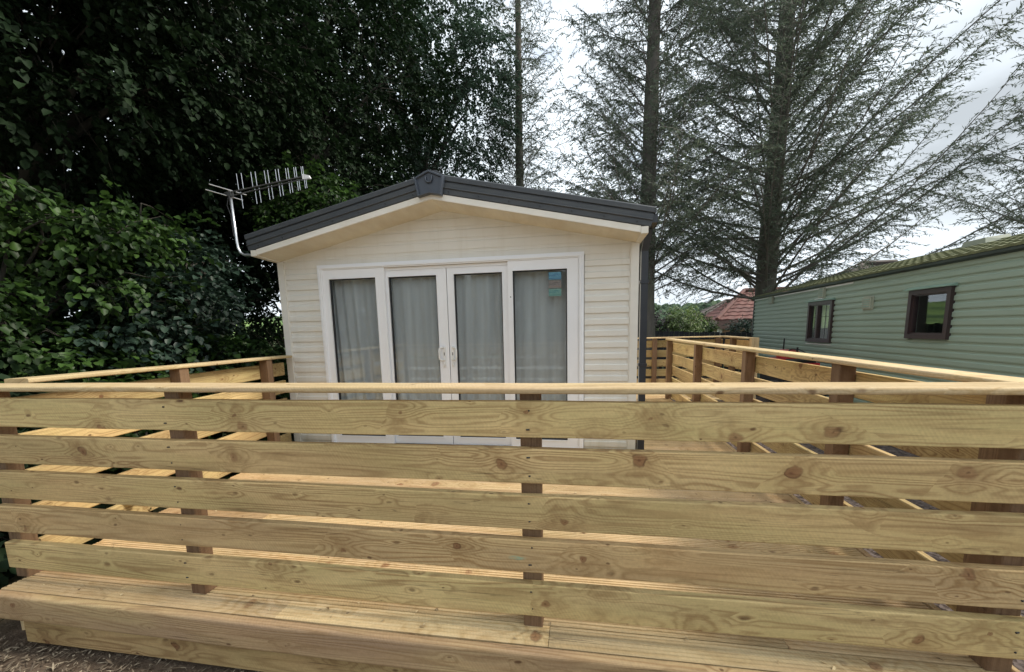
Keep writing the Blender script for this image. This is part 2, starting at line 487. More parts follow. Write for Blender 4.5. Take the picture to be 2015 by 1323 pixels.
class MB:
    """collects vertices and faces for ONE mesh"""

    def __init__(s):
        s.v, s.f = [], []

    def box(s, a, b):
        x0, y0, z0 = a
        x1, y1, z1 = b
        k = len(s.v)
        s.v += [(x0, y0, z0), (x1, y0, z0), (x1, y1, z0), (x0, y1, z0), (x0, y0, z1), (x1, y0, z1), (x1, y1, z1), (x0, y1, z1)]
        s.f += [tuple(k + i for i in q) for q in ((0, 3, 2, 1), (4, 5, 6, 7), (0, 1, 5, 4), (1, 2, 6, 5), (2, 3, 7, 6), (3, 0, 4, 7))]
        return s

    def loft(s, rings, cap=True):
        """rings of equal length, closed sections"""
        k = len(s.v)
        m = len(rings[0])
        for r in rings:
            s.v += [tuple(p) for p in r]
        for i in range(len(rings) - 1):
            for j in range(m):
                a, b = k + i * m + j, k + i * m + (j + 1) % m
                s.f.append((a, b, b + m, a + m))
        if cap:
            s.f.append(tuple(k + j for j in reversed(range(m))))
            s.f.append(tuple(k + (len(rings) - 1) * m + j for j in range(m)))
        return s

    def extx(s, prof, x0, x1, skew=None):
        """closed (y,z) profile extruded along x; skew(y,z,end)->dx"""
        f = skew or (lambda y, z, e: 0)
        return s.loft([[(x0 + f(y, z, 0), y, z) for y, z in prof], [(x1 + f(y, z, 1), y, z) for y, z in prof]])

    def tube(s, pts, rad, sides=8, cap=True):
        pts = [Vector(p) for p in pts]
        rad = rad if isinstance(rad, (list, tuple)) else [rad] * len(pts)
        rings = []
        prev = None
        for i, p in enumerate(pts):
            d = (pts[min(i + 1, len(pts) - 1)] - pts[max(i - 1, 0)]).normalized()
            if prev is None:
                a = d.cross(Vector((0.13, 0.21, 0.97)) if abs(d.z) < 0.9 else Vector((1, 0.1, 0))).normalized()
            else:
                a = (prev - d * prev.dot(d)).normalized()
            prev = a
            b = d.cross(a)
            rings.append([p + (a * math.cos(2 * math.pi * j / sides) + b * math.sin(2 * math.pi * j / sides)) * rad[i] for j in range(sides)])
        return s.loft(rings, cap)

    def build(s, name, mat, parent=None, smooth=False, mw=None):
        me = bpy.data.meshes.new(name)
        me.from_pydata(s.v, [], s.f)
        if smooth:
            me.polygons.foreach_set('use_smooth', [True] * len(me.polygons))
        me.materials.append(M[mat] if isinstance(mat, str) else mat)
        me.validate()
        return place(name, me, parent, mw)


def place(name, me, parent=None, mw=None):
    o = bpy.data.objects.new(name, me)
    col.objects.link(o)
    if parent is not None:
        o.parent = parent
        o.matrix_parent_inverse = world_of(parent).inverted()
    o.matrix_basis = mw if mw is not None else Matrix.Identity(4)
    return o


def world_of(o):
    m = o.matrix_basis.copy()
    if o.parent is not None:
        m = world_of(o.parent) @ o.matrix_parent_inverse @ m
    return m


def tag(o, label=None, cat=None, group=None, kind=None):
    if label:
        o['label'] = label
    if cat:
        o['category'] = cat
    if group:
        o['group'] = group
    if kind:
        o['kind'] = kind
    return o


def thing(name, loc, label, cat, group=None):
    o = bpy.data.objects.new(name, None)
    col.objects.link(o)
    o.empty_display_size = 0.2
    o.matrix_basis = Matrix.Translation(loc)
    return tag(o, label, cat, group)


def frame(p0, p1, upv=(0, 0, 1)):
    """matrix at the middle of p0-p1, X along it, Z near upv"""
    p0, p1 = Vector(p0), Vector(p1)
    X = (p1 - p0).normalized()
    Z = Vector(upv)
    Z = (Z - X * Z.dot(X)).normalized()
    Y = Z.cross(X)
    m = Matrix(((X.x, Y.x, Z.x, 0), (X.y, Y.y, Z.y, 0), (X.z, Y.z, Z.z, 0), (0, 0, 0, 1)))
    return Matrix.Translation((p0 + p1) / 2) @ m


def rrect(t, w, r, n=3):
    """rounded rectangle section (y in thickness t, z in width w)"""
    pts = []
    for cy, cz, a0 in ((t / 2 - r, w / 2 - r, 0), (-t / 2 + r, w / 2 - r, 90), (-t / 2 + r, -w / 2 + r, 180), (t / 2 - r, -w / 2 + r, 270)):
        for i in range(n):
            a = R(a0 + 90 * i / (n - 1))
            pts.append((cy + r * math.cos(a), cz + r * math.sin(a)))
    return pts


def timber(name, p0, p1, t, w, mat, parent, r=0.004, upv=(0, 0, 1), warp=0.0, seg=1, n=2, seed=None):
    """a sawn board from p0 to p1: thickness t across, width w along upv"""
    L = (Vector(p1) - Vector(p0)).length
    rr = random.Random(seed if seed is not None else hash((round(p0[0], 3), round(p0[1], 3), round(p0[2], 3))) & 0xffff)
    ph = [rr.uniform(0, 6.28) for _ in range(4)]
    prof = rrect(t, w, r, n)
    rings = []
    for i in range(seg + 1):
        x = -L / 2 + L * i / seg
        dz = warp * (math.sin(x * 1.7 + ph[0]) + 0.5 * math.sin(x * 4.1 + ph[1]))
        dy = warp * (math.sin(x * 1.3 + ph[2]) + 0.4 * math.sin(x * 5.3 + ph[3]))
        rings.append([(x, y + dy, z + dz + warp * 0.35 * math.sin(x * 9 + (3 if z > 0 else 0) + ph[1])) for y, z in prof])
    return MB().loft(rings).build(name, mat, parent, mw=frame(p0, p1, upv))


# ------------------------------------------------------------------ ground, hill
def gz(x, y):
    a = min(max((y - 13) / 10, 0), 1)
    return -0.335 - 0.75 * a * a * (3 - 2 * a)


xs = [-3000, -800, -200, -60, -25] + [-14 + i * 1.0 for i in range(0, 41)] + [40, 80, 200, 800, 3000]
ys = [-3000, -800, -200, -50, -20, -8, -3] + [i * 1.0 for i in range(0, 31)] + [45, 80, 200, 800, 4000]
me = bpy.data.meshes.new('ground')
vv = [(x, y, gz(x, y) + (0.012 * math.sin(x * 2.1 + y) * math.cos(y * 1.7) if abs(x) < 30 and abs(y) < 31 else 0)) for y in ys for x in xs]
nx = len(xs)
ff = [(j * nx + i, j * nx + i + 1, (j + 1) * nx + i + 1, (j + 1) * nx + i) for j in range(len(ys) - 1) for i in range(nx - 1)]
me.from_pydata(vv, [], ff)
me.materials.append(M['ground'])
tag(place('ground', me), kind='structure', label='bare earth and rough grass around the caravans')

g = MB()
k = 0
for j in range(31):
    for i in range(9):
        x, y = 1.72 + 2.8 * i / 8, 0.2 + 13.5 * j / 30
        g.v.append((x, y, gz(x, y) + 0.03 + 0.008 * math.sin(i * 2.3 + j * 1.1)))
for j in range(30):
    for i in range(8):
        a = j * 9 + i
        g.f.append((a, a + 1, a + 10, a + 9))
tag(g.build('gravel_path', 'gravel'), 'strip of purple grey gravel between right fence and green caravan', kind='structure')


M['bounce_lane'] = simple('pale_bounce_gravel', (0.34, 0.32, 0.29), 0.95, var=0.2, scale=14, bump=0.5, bscale=60)  # unseen pale ground, added to bounce light onto the fence fronts
g = MB()
for j in range(9):
    for i in range(15):
        x, y = -26 + 46 * i / 14, -15 + 15.2 * j / 8
        g.v.append((x, y, gz(x, y) + 0.03))
for j in range(8):
    for i in range(14):
        a = j * 15 + i
        g.f.append((a, a + 1, a + 16, a + 15))
tag(g.build('bounce_lane', 'bounce_lane'), 'pale ground added out of view to bounce light onto the fence', kind='structure')


def hillz(x, y):
    t = min(max((y - 170) / 230, 0), 1)
    t = t * t * (3 - 2 * t)
    return -1.2 + t * (19 + 3.2 * math.sin(x * 0.021 + 2.4) + 1.5 * math.sin(x * 0.06))


hx = [-500 + 25 * i for i in range(50)]
hy = [160 + 20 * i for i in range(16)]
me = bpy.data.meshes.new('hill')
me.from_pydata([(x, y, hillz(x, y)) for y in hy for x in hx], [], [(j * 50 + i, j * 50 + i + 1, (j + 1) * 50 + i + 1, (j + 1) * 50 + i) for j in range(15) for i in range(49)])
me.materials.append(M['hill'])
tag(place('hill', me), 'low green hill beyond the houses', kind='structure')

# far wood on the hill: one mass
hw = MB()
rr = random.Random(3)
for q in range(900):
    x, y = rr.uniform(20, 330), rr.uniform(185, 430)
    if 250 < y < 300 and rr.random() < 0.75:
        continue
    r = rr.uniform(2.2, 4.6)
    c = Vector((x, y, hillz(x, y) + r * 0.7))
    k = len(hw.v)
    rows, sd = 4, 7
    hw.v.append(tuple(c + Vector((0, 0, r * rr.uniform(0.9, 1.2)))))
    for i in range(1, rows):
        for j in range(sd):
            th, ph = math.pi * i / rows, 2 * math.pi * (j + 0.5 * (i % 2)) / sd
            f = r * rr.uniform(0.75, 1.15)
            hw.v.append(tuple(c + Vector((math.sin(th) * math.cos(ph), math.sin(th) * math.sin(ph), math.cos(th))) * f))
    for j in range(sd):
        hw.f.append((k, k + 1 + j, k + 1 + (j + 1) % sd))
        for i in range(rows - 2):
            a = k + 1 + i * sd
            hw.f.append((a + j, a + sd + j, a + sd + (j + 1) % sd, a + (j + 1) % sd))
tag(hw.build('hill_wood', 'hilltree'), 'dark green wood covering the distant hill', 'wood', kind='stuff')

# ------------------------------------------------------------------ deck
deck = thing('timber_deck', (-0.7, 1.5, 0), 'new pale pine deck of grooved boards raised in front of the cream caravan', 'deck')
BW, BP = 0.122, 0.127


def left_x(y):
    return -3.13 - (y - 1.6) * 0.105


def deck_profile():
    pts = [(-BW / 2, -0.028)]
    pts.append((-BW / 2, -0.004))
    pts.append((-BW / 2 + 0.004, 0.0))
    ng = 5
    for i in range(ng):
        c = -BW / 2 + BW * (i + 1) / (ng + 1)
        pts += [(c - 0.0045, 0.0), (c - 0.0025, -0.0045), (c + 0.0025, -0.0045), (c + 0.0045, 0.0)]
    pts += [(BW / 2 - 0.004, 0), (BW / 2, -0.004), (BW / 2, -0.028)]
    return pts[::-1]


DP = deck_profile()
deck_cache = {}


def deck_board(x0, x1, y, dz=0.0, ang=0.0):
    L = round(x1 - x0 - 0.003, 2)
    if L not in deck_cache:
        deck_cache[L] = MB().extx(DP, -L / 2, L / 2)
        me = bpy.data.meshes.new('deck_board')
        me.from_pydata(deck_cache[L].v, [], deck_cache[L].f)
        me.materials.append(M['deck'])
        deck_cache[L] = me
    return place('deck_board', deck_cache[L], deck, Matrix.Translation(((x0 + x1) / 2, y, dz)) @ Matrix.Rotation(ang, 4, 'Z'))


rr = random.Random(11)
XE = 1.605
y = 1.535 + BP / 2
row = 0
while y < 9.0:
    dz = rr.uniform(-0.0012, 0.0012)
    if y < 4.24:
        x0 = left_x(y) + 0.05
        cuts = [x0, rr.choice((-2.3, -1.55, -0.75, 0.15, 0.6)) + rr.uniform(-0.05, 0.05), XE]
        if row == 0:
            cuts = [x0, -2.42, -1.42, -0.13, XE]
        elif row == 1:
            cuts = [x0, -2.0, 0.85, XE]
        for a, b in zip(cuts[:-1], cuts[1:]):
            deck_board(a, b, y, dz + rr.uniform(-0.0006, 0.0006))
    elif y < 4.34:
        deck_board(0.60, XE, y, dz)
    else:
        deck_board(0.70, 2.84 if y > 7.78 else XE, y, dz)
    y += BP
    row += 1
# edge trim along the right side, front fascia and recessed skirt board
timber('edge_trim', (XE + 0.016, 1.56, -0.003), (XE + 0.016, 7.75, -0.003), 0.026, 0.03, 'rail', deck, upv=(0, 0, 1))
timber('edge_joist', (XE + 0.022, 1.56, -0.10), (XE + 0.022, 7.75, -0.10), 0.04, 0.16, 'board', deck)
timber('fascia_board', (-3.45, 1.505, -0.066), (1.75, 1.505, -0.066), 0.047, 0.145, 'fascia', deck, r=0.016, n=5, warp=0.002, seg=30)
timber('skirt_board', (-2.955, 1.545, -0.222), (1.75, 1.545, -0.222), 0.03, 0.148, 'board', deck, warp=0.002, seg=12)
timber('end_batten', (-2.962, 1.532, -0.225), (-2.962, 1.532, -0.145), 0.016, 0.014, 'rail', deck, upv=(0, 1, 0))
for i in range(9):
    yy = 1.75 + i * 0.9
    timber('joist', (left_x(min(yy, 4.2)) + 0.1 if yy < 4.3 else 0.7, yy, -0.11), (XE - 0.02, yy, -0.11), 0.045, 0.145, 'board', deck)
for i, (x, yy) in enumerate([(-2.9, 1.66), (-1.4, 1.66), (0.2, 1.66), (1.5, 1.66), (1.5, 4.2), (1.5, 7.5), (-3.1, 4.0)]):
    timber('support_post', (x, yy, gz(x, yy) - 0.05), (x, yy, -0.19), 0.09, 0.09, 'post', deck, upv=(0, 1, 0))

# ------------------------------------------------------------------ fences
ZT = [1.03, 0.833, 0.634, 0.437, 0.233]
BH = 0.149
ff_ = thing('deck_fence', (-0.7, 1.64, 0), 'near front fence of five wide horizontal boards facing the camera', 'fence', 'fences round the deck')
for i, z in enumerate(ZT):
    xl = (-3.115, -3.13, -3.105, -3.125, -3.11)[i]
    tilt = (0.000, 0.001, 0.0, -0.004, 0.003)[i]
    timber('board', (xl, 1.62, z - BH / 2 - tilt), (1.72, 1.62, z - BH / 2 + tilt), 0.04, BH, 'board_mark' if i == 3 else 'board', ff_, r=0.005, warp=0.0018, seg=40, n=3, seed=31 + i)
timber('handrail', (-3.25, 1.671, 1.078), (1.70, 1.671, 1.078), 0.15, 0.028, 'rail', ff_, r=0.011, n=5, warp=0.0012, seg=30)
FPX0 = [-3.15, -1.99, -0.245, 1.52]
for x in FPX0:
    timber('post', (x + 0.0425, 1.6785, 0.001), (x + 0.0425, 1.6785, 1.063), 0.072, 0.085, 'post', ff_, upv=(1, 0, 0))
# screws: two per board and post
sc = MB()
for z in ZT:
    for x in FPX0[1:]:
        for dz in (0.035, BH - 0.035):
            sc.tube([(x + 0.03 + 0.02 * random.random(), 1.5985, z - dz), (x + 0.045, 1.602, z - dz)], 0.0035, 6)
o = sc.build('screw_heads', 'black', ff_)
o['kind'] = 'stuff'


def side_fence(root, path, rails, posts, tops, bh, mat='board', inner=1, seg=8, post_t=0.09):
    """boards on the outer side of a straight run; path = (x0,y0),(x1,y1); inner=+1: inside is towards +x"""
    (x0, y0), (x1, y1) = path
    d = Vector((x1 - x0, y1 - y0, 0)).normalized()
    nrm = Vector((d.y, -d.x, 0)) * inner          # points inside
    for i, z in enumerate(tops):
        off = nrm * -0.02
        timber('board', (x0 + off.x, y0 + off.y, z - bh / 2), (x1 + off.x, y1 + off.y, z - bh / 2), 0.038, bh, mat, root, r=0.005, warp=0.002, seg=seg)
    for t in posts:
        p = Vector((x0, y0, 0)) + d * t + nrm * (post_t / 2 + 0.002)
        timber('post', (p.x, p.y, 0.002), (p.x, p.y, rails[0] - 0.03), post_t, post_t, 'post', root, upv=tuple(d))
    a = nrm * 0.035
    timber('handrail', (x0 + a.x - d.x * 0.0, y0 + a.y, rails[0] - 0.014), (x1 + a.x, y1 + a.y, rails[1] - 0.014), 0.145, 0.028, 'rail', root, r=0.009, n=4, warp=0.0012, seg=10)


lf = thing('deck_fence', (-3.25, 2.9, 0), 'left fence of sunlit yellow boards running back to the caravan corner', 'fence', 'fences round the deck')
side_fence(lf, ((-3.13, 1.76), (-3.405, 4.235)), (1.112, 1.085), [1.03, 2.10], [1.005, 0.795, 0.585, 0.375, 0.165], 0.148)
rf = thing('deck_fence', (1.62, 4.6, 0), 'long right fence beside the gravel, boards seen from inside the deck', 'fence', 'fences round the deck')
side_fence(rf, ((1.655, 1.72), (1.655, 7.80)), (1.095, 1.10), [0.075, 1.07, 2.50, 4.20, 6.00], [1.02, 0.81, 0.60, 0.39, 0.18], 0.155, inner=-1, seg=16)
bf = thing('deck_fence', (1.8, 9.02, 0), 'short far fence across the back of the deck beside the downpipe', 'fence', 'fences round the deck')
side_fence(bf, ((0.62, 9.03), (2.93, 9.03)), (1.092, 1.10), [0.95, 2.2], [1.03, 0.825, 0.62, 0.415, 0.21], 0.15, inner=1, seg=4)
ef = thing('deck_fence', (3.05, 8.4, 0), 'short far side fence ending in a pale square post by the green caravan', 'fence', 'fences round the deck')
side_fence(ef, ((2.96, 9.0), (3.06, 7.95)), (1.10, 1.088), [0.45], [1.03, 0.825, 0.62, 0.415, 0.21], 0.15, inner=1, seg=4)
timber('end_post', (3.085, 7.90, -0.34), (3.085, 7.90, 1.085), 0.11, 0.12, 'deck', ef, upv=(1, 0, 0))

# ------------------------------------------------------------------ cream caravan
YW = 4.30
XL, XR = -3.40, 0.58
XC = -1.41
home = thing('mobile_home', (XC, 4.3, -0.05), 'cream mobile home with dark grey gable roof and white patio doors', 'mobile home')


def roof_z(x, apex, slope=0.2165):
    return apex - abs(x - XC) * slope


PIT = 0.117


def plank_prof(z0, y0=YW):
    return [(y0 + 0.012, z0), (y0 - 0.016, z0), (y0 - 0.016, z0 + 0.052), (y0 - 0.003, z0 + 0.062), (y0 - 0.003, z0 + PIT + 0.004), (y0 + 0.012, z0 + PIT + 0.004)]


z = -0.05
pm = {}
while z < 2.02:
    for nm, a, b in (('l', XL + 0.075, -2.905), ('r', 0.052, XR - 0.075)):
        if nm not in pm:
            q = MB().extx(plank_prof(0, 0), 0, b - a)
            me = bpy.data.meshes.new('siding_plank')
            me.from_pydata(q.v, [], q.f)
            me.materials.append(M['cream'])
            pm[nm] = me
        place('siding_plank', pm[nm], home, Matrix.Translation((a, YW, z)))
    z += PIT
ZG = z
while z < 2.53:
    # gable rows, ends cut to the slope of the soffit
    mb = MB()
    prof = [(YW + 0.012, z), (YW - 0.011, z), (YW - 0.011, z + 0.075), (YW - 0.004, z + 0.088), (YW - 0.004, z + PIT + 0.003), (YW + 0.012, z + PIT + 0.003)]
    half = lambda zz: max(0.0, min(1.985, (2.575 - zz) / 0.2165))
    lo = [[(XC - half(zz), yy, zz) for yy, zz in prof], [(XC + half(zz), yy, zz) for yy, zz in prof]]
    mb.loft(lo).build('gable_plank', 'cream', home)
    z += PIT
# corner trims
for xa, xb in ((XL, XL + 0.078), (XR - 0.078, XR)):
    mb = MB().extx([(YW - 0.024, -0.06), (YW - 0.024, 2.14), (YW + 0.05, 2.14), (YW + 0.05, -0.06)], xa, xb)
    xm = xb + 0.012 if xa < -2 else xa - 0.012
    mb.box((min(xm, xb if xa < -2 else xa), YW - 0.016, -0.06), (max(xm, xb if xa < -2 else xa), YW - 0.004, 2.10))
    mb.build('corner_trim', 'cream', home)
# shell behind the cladding
MB().box((XL + 0.01, YW + 0.014, -0.1), (-2.90, YW + 0.07, 2.1)).build('wall_panel', 'cream', home)
MB().box((0.045, YW + 0.014, -0.1), (XR - 0.01, YW + 0.07, 2.1)).build('wall_panel', 'cream', home)
MB().box((-2.90, YW + 0.014, 2.082), (0.045, YW + 0.07, 2.12)).build('wall_panel', 'cream', home)
gp = [(XL + 0.01, 2.12), (XR - 0.01, 2.12), (XC, 2.555)]
MB().loft([[(x, YW + 0.014, zz) for x, zz in gp], [(x, YW + 0.07, zz) for x, zz in gp]]).build('gable_panel', 'cream', home)
YB = 13.2
MB().box((XL + 0.012, YW + 0.072, -0.1), (XL + 0.06, YB, 2.12)).build('side_wall', 'cream', home)
MB().box((XR - 0.06, YW + 0.072, -0.1), (XR - 0.012, YB, 2.12)).build('side_wall', 'cream', home)
MB().box((XL + 0.06, YB - 0.05, -0.1), (XR - 0.06, YB, 2.12)).build('back_wall', 'cream', home)
MB().box((XL + 0.062, YW + 0.072, -0.1), (XR - 0.062, YB - 0.06, -0.02)).build('floor_panel', 'dark_room', home)
MB().box((XL + 0.062, YW + 0.072, 2.122), (XR - 0.062, YB - 0.06, 2.14)).build('ceiling_panel', 'whitep', home)
MB().box((XL + 0.062, 7.4, -0.02), (XR - 0.062, 7.45, 2.12)).build('partition', 'dark_room', home)
MB().box((XL + 0.03, YW + 0.03, -0.36), (XR - 0.03, YB, -0.1)).build('skirting', 'gutter', home)

# roof: grey sheets, ribbed gable band, cream barge board, soffit
YF = 3.95
SL = 0.2165
for s in (-1, 1):
    xe = XC + s * 2.045

    def P(t, dz, yy):
        x = XC + s * t
        return (x, yy, 2.815 - t * SL + dz)
    # sheet
    MB().loft([[P(0, 0, YF + 0.03), P(2.09, 0, YF + 0.03), P(2.09, -0.03, YF + 0.03), P(0, -0.03, YF + 0.03)][::s],
               [P(0, 0, YB + 0.2), P(2.09, 0, YB + 0.2), P(2.09, -0.03, YB + 0.2), P(0, -0.03, YB + 0.2)][::s]]).build('roof_sheet', 'roofsheet', home)
    # ribbed band: a stepped section swept along the slope
    sec = [(YF + 0.035, 0.012), (YF - 0.004, 0.008), (YF - 0.012, -0.002), (YF - 0.012, -0.042), (YF + 0.004, -0.048), (YF + 0.004, -0.056),
           (YF - 0.010, -0.062), (YF - 0.010, -0.100), (YF - 0.022, -0.106), (YF - 0.022, -0.112), (YF - 0.010, -0.118), (YF - 0.010, -0.164), (YF + 0.006, -0.170), (YF + 0.035, -0.170)]
    t1 = 2.075
    tilt = 0.035
    ring0 = [P(0.0, dz, yy) for yy, dz in sec]
    ring1 = [P(t1 + tilt * dz / 0.17, dz, yy) for yy, dz in sec]
    rp = MB().loft([ring0, ring1] if s > 0 else [ring1, ring0]).build('gable_band', 'slate', home)
    # screws on the band
    for q in range(7):
        t = 0.18 + q * 0.29
        c = P(t, -0.142, YF - 0.012)
        MB().tube([c, (c[0], c[1] - 0.006, c[2])], 0.006, 6).build('screw', 'gasket', rp)
    # barge board
    a, b = 0.0, 1.955
    sec = [(YF - 0.004, -0.172), (YF - 0.004, -0.228), (YF + 0.02, -0.228), (YF + 0.02, -0.172)]
    r0 = [P(a, dz, yy) for yy, dz in sec]
    r1 = [P(b, dz, yy) for yy, dz in sec]
    MB().loft([r0, r1] if s > 0 else [r1, r0]).build('barge_board', 'barge', home)
    # soffit
    sec = [(YF + 0.022, -0.216), (YF + 0.022, -0.230), (YW + 0.02, -0.248), (YW + 0.02, -0.236)]
    r0 = [P(a, dz, yy) for yy, dz in sec]
    r1 = [P(b + 0.03, dz, yy) for yy, dz in sec]
    MB().loft([r0, r1] if s > 0 else [r1, r0]).build('soffit', 'soffit', home)
    # boxed end of the eave
    x0, x1 = sorted((XC + s * 1.957, XC + s * 2.02))
    zb = 2.815 - 1.99 * SL
    MB().loft([[(x0, YF - 0.008, zb - 0.232), (x1, YF - 0.008, zb - 0.232), (x1, YF - 0.008, zb - 0.172), (x0, YF - 0.008, zb - 0.172)],
               [(x0, YW + 0.3, zb - 0.262), (x1 - (0.03 if s > 0 else -0.0), YW + 0.3, zb - 0.262), (x1, YW + 0.3, zb - 0.172), (x0, YW + 0.3, zb - 0.172)]][::-1]).build('eave_box', 'barge', home)
# gutter and downpipe on the right
MB().box((0.628, YF + 0.06, 2.255), (0.70, YB, 2.33)).build('gutter', 'downpipe', home)
MB().box((0.605, 4.30, -0.02), (0.672, 4.37, 2.06)).build('downpipe', 'downpipe', home)
MB().loft([[(0.605, 4.30, 2.06), (0.672, 4.30, 2.06), (0.672, 4.37, 2.06), (0.605, 4.37, 2.06)], [(0.632, 4.24, 2.25), (0.697, 4.24, 2.25), (0.697, 4.31, 2.25), (0.632, 4.31, 2.25)]]).build('pipe_offset', 'downpipe', home)
for zz in (0.92, 1.75):
    MB().box((0.596, 4.292, zz), (0.681, 4.372, zz + 0.03)).build('pipe_bracket', 'downpipe', home)

# ridge end cap: a five sided plate with a recessed face and a U shaped boss
cap_o = [(-0.150, -0.028), (-0.118, -0.200), (0.0, -0.176), (0.118, -0.200), (0.150, -0.028), (0.0, 0.036)]
zc = 2.80


def cap_ring(f, yy, dz=0.0, dx=XC):
    return [(dx + x * f, yy, zc + (z_ + 0.085) * f - 0.085 + dz) for x, z_ in cap_o]


mb = MB()
mb.loft([cap_ring(1.0, YF + 0.02), cap_ring(1.0, YF - 0.05), cap_ring(0.96, YF - 0.062), cap_ring(0.84, YF - 0.062), cap_ring(0.78, YF - 0.042), cap_ring(0.02, YF - 0.042)][::-1])
cap = mb.build('ridge_cap', 'capblue', home)
pts = [(XC - 0.030, YF - 0.055, zc - 0.020), (XC - 0.030, YF - 0.055, zc - 0.055), (XC - 0.016, YF - 0.055, zc - 0.076), (XC + 0.016, YF - 0.055, zc - 0.076), (XC + 0.030, YF - 0.055, zc - 0.055), (XC + 0.030, YF - 0.055, zc - 0.020)]
MB().tube(pts, 0.009, 8).build('boss', 'capblue', cap, True)
MB().loft([[(XC - 0.06, YF, 2.845), (XC + 0.06, YF, 2.845), (XC + 0.14, YF, 2.80), (XC, YF, 2.805), (XC - 0.14, YF, 2.80)], [(XC - 0.06, YB, 2.845), (XC + 0.06, YB, 2.845), (XC + 0.14, YB, 2.80), (XC, YB, 2.805), (XC - 0.14, YB, 2.80)]]).build('ridge_strip', 'roofsheet', home)

# patio doors
door = MB()
X0, X1, Z0, Z1 = -2.90, 0.045, -0.01, 2.08


def rect_frame(mb, x0, x1, z0, z1, w, y0, y1, wb=None, wt=None):
    """four bars of a frame butt-joined; y0 front, y1 back"""
    wb = w if wb is None else wb
    wt = w if wt is None else wt
    mb.box((x0, y0, z0), (x0 + w, y1, z1))
    mb.box((x1 - w, y0, z0), (x1, y1, z1))
    mb.box((x0 + w, y0, z0), (x1 - w, y1, z0 + wb))
    mb.box((x0 + w, y0, z1 - wt), (x1 - w, y1, z1))
    return mb


mb = MB()
rect_frame(mb, X0, X1, Z0, Z1, 0.022, YW - 0.035, YW + 0.06)
rect_frame(mb, X0 + 0.0225, X1 - 0.0225, Z0 + 0.0225, Z1 - 0.0225, 0.02, YW - 0.048, YW + 0.06)
rect_frame(mb, X0 + 0.043, X1 - 0.043, Z0 + 0.043, Z1 - 0.043, 0.012, YW - 0.036, YW + 0.06)
patio = mb.build('patio_door', 'upvc', home)
ZP0, ZP1 = 0.13, 1.925
panes = [(-2.772, -2.208, 0), (-2.078, -1.522, 1), (-1.330, -0.800, 1), (-0.685, -0.122, 0)]
sash = [(-2.845, -2.108), (-2.107, -1.414), (-1.406, -0.736), (-0.735, -0.012)]
for (pa, pb, rec), (sa, sb) in zip(panes, sash):
    yf = YW - 0.028 if not rec else YW + 0.008
    yb = yf + 0.045
    mb = MB()
    zt = Z1 - 0.056 if not rec else 1.99
    mb.box((sa, yf, 0.046), (pa, yb, zt))
    mb.box((pb, yf, 0.046), (sb, yb, zt))
    mb.box((pa, yf, 0.046), (pb, yb, ZP0))
    mb.box((pa, yf, ZP1), (pb, yb, zt))
    # chamfered glazing bead
    for a, b, c, d in (((pa - 0.002, ZP0 - 0.002), (pb + 0.002, ZP0 - 0.002), 0, 0.014),):
        rect_frame(mb, pa - 0.012, pb + 0.012, ZP0 - 0.012, ZP1 + 0.012, 0.0135, yf - 0.006, yf - 0.0002)
    mb.build('sash', 'upvc', patio)
    rect_frame(MB(), pa + 0.0005, pb - 0.0005, ZP0 + 0.0005, ZP1 - 0.0005, 0.012, yf + 0.014, yf + 0.040).build('gasket', 'gasket', patio)
    pn = MB().box((pa + 0.0125, yf + 0.024, ZP0 + 0.0125), (pb - 0.0125, yf + 0.028, ZP1 - 0.0125)).build('glass_pane', 'glass', patio)
# head of the recessed doors
MB().box((-2.107, YW + 0.004, 1.992), (-0.736, YW + 0.055, 2.022)).build('door_head', 'upvc', patio)
MB().box((-2.107, YW - 0.03, 0.034), (-0.736, YW + 0.006, 0.045)).build('door_track', 'upvc', patio)
# stickers inside the right pane
for i, (mt, za) in enumerate((('st1', 1.822), ('st2', 1.738), ('st3', 1.655))):
    MB().box((-0.312, YW - 0.0075, za), (-0.183, YW - 0.0062, za + 0.074)).build('sticker', mt, patio)['label'] = ('blue sticker at the top of the right pane', 'brown grey sticker between two others', 'green sticker below two others')[i]


def dhandle(x, sgn, yf):
    """pull handle: a D loop, a keyhole plate and a thumb lever"""
    zm, hh, w = 1.075, 0.068, 0.050
    pts = []
    for a in range(0, 181, 20):
        pass
    xa, xb = x, x + sgn * w
    loop = [(xa, yf - 0.008, zm + hh), (xb - sgn * 0.018, yf - 0.030, zm + hh), (xb - sgn * 0.004, yf - 0.036, zm + hh - 0.012), (xb, yf - 0.038, zm + hh - 0.03), (xb, yf - 0.038, zm - hh + 0.03),
            (xb - sgn * 0.004, yf - 0.036, zm - hh + 0.012), (xb - sgn * 0.018, yf - 0.030, zm - hh), (xa, yf - 0.008, zm - hh)]
    mb = MB().tube(loop, 0.0095, 8)
    h = mb.build('pull_handle', 'whitep', patio, True)
    mb = MB().box((x - 0.014, yf - 0.012, zm - hh - 0.012), (x + 0.014, yf - 0.0005, zm + hh + 0.012))
    mb.box((x - 0.012, yf - 0.010, zm - hh - 0.075), (x + 0.012, yf - 0.0005, zm - hh - 0.0125))
    mb.tube([(x, yf - 0.01, zm - hh - 0.03), (x + 0.002, yf - 0.022, zm - hh - 0.045), (x + sgn * 0.018, yf - 0.022, zm - hh - 0.075)], 0.006, 6)
    mb.build('lock_plate', 'whitep', patio)
    MB().box((x - 0.004, yf - 0.0135, zm - 0.018), (x + 0.004, yf - 0.0125, zm + 0.014)).build('keyhole', 'gasket', patio)


dhandle(-1.468, -1, YW + 0.008)
dhandle(-1.372, 1, YW + 0.008)
MB().tube([(-0.708, YW - 0.030, 1.66), (-0.708, YW - 0.0275, 1.66)], 0.006, 8).build('screw_cover', 'gasket', patio)


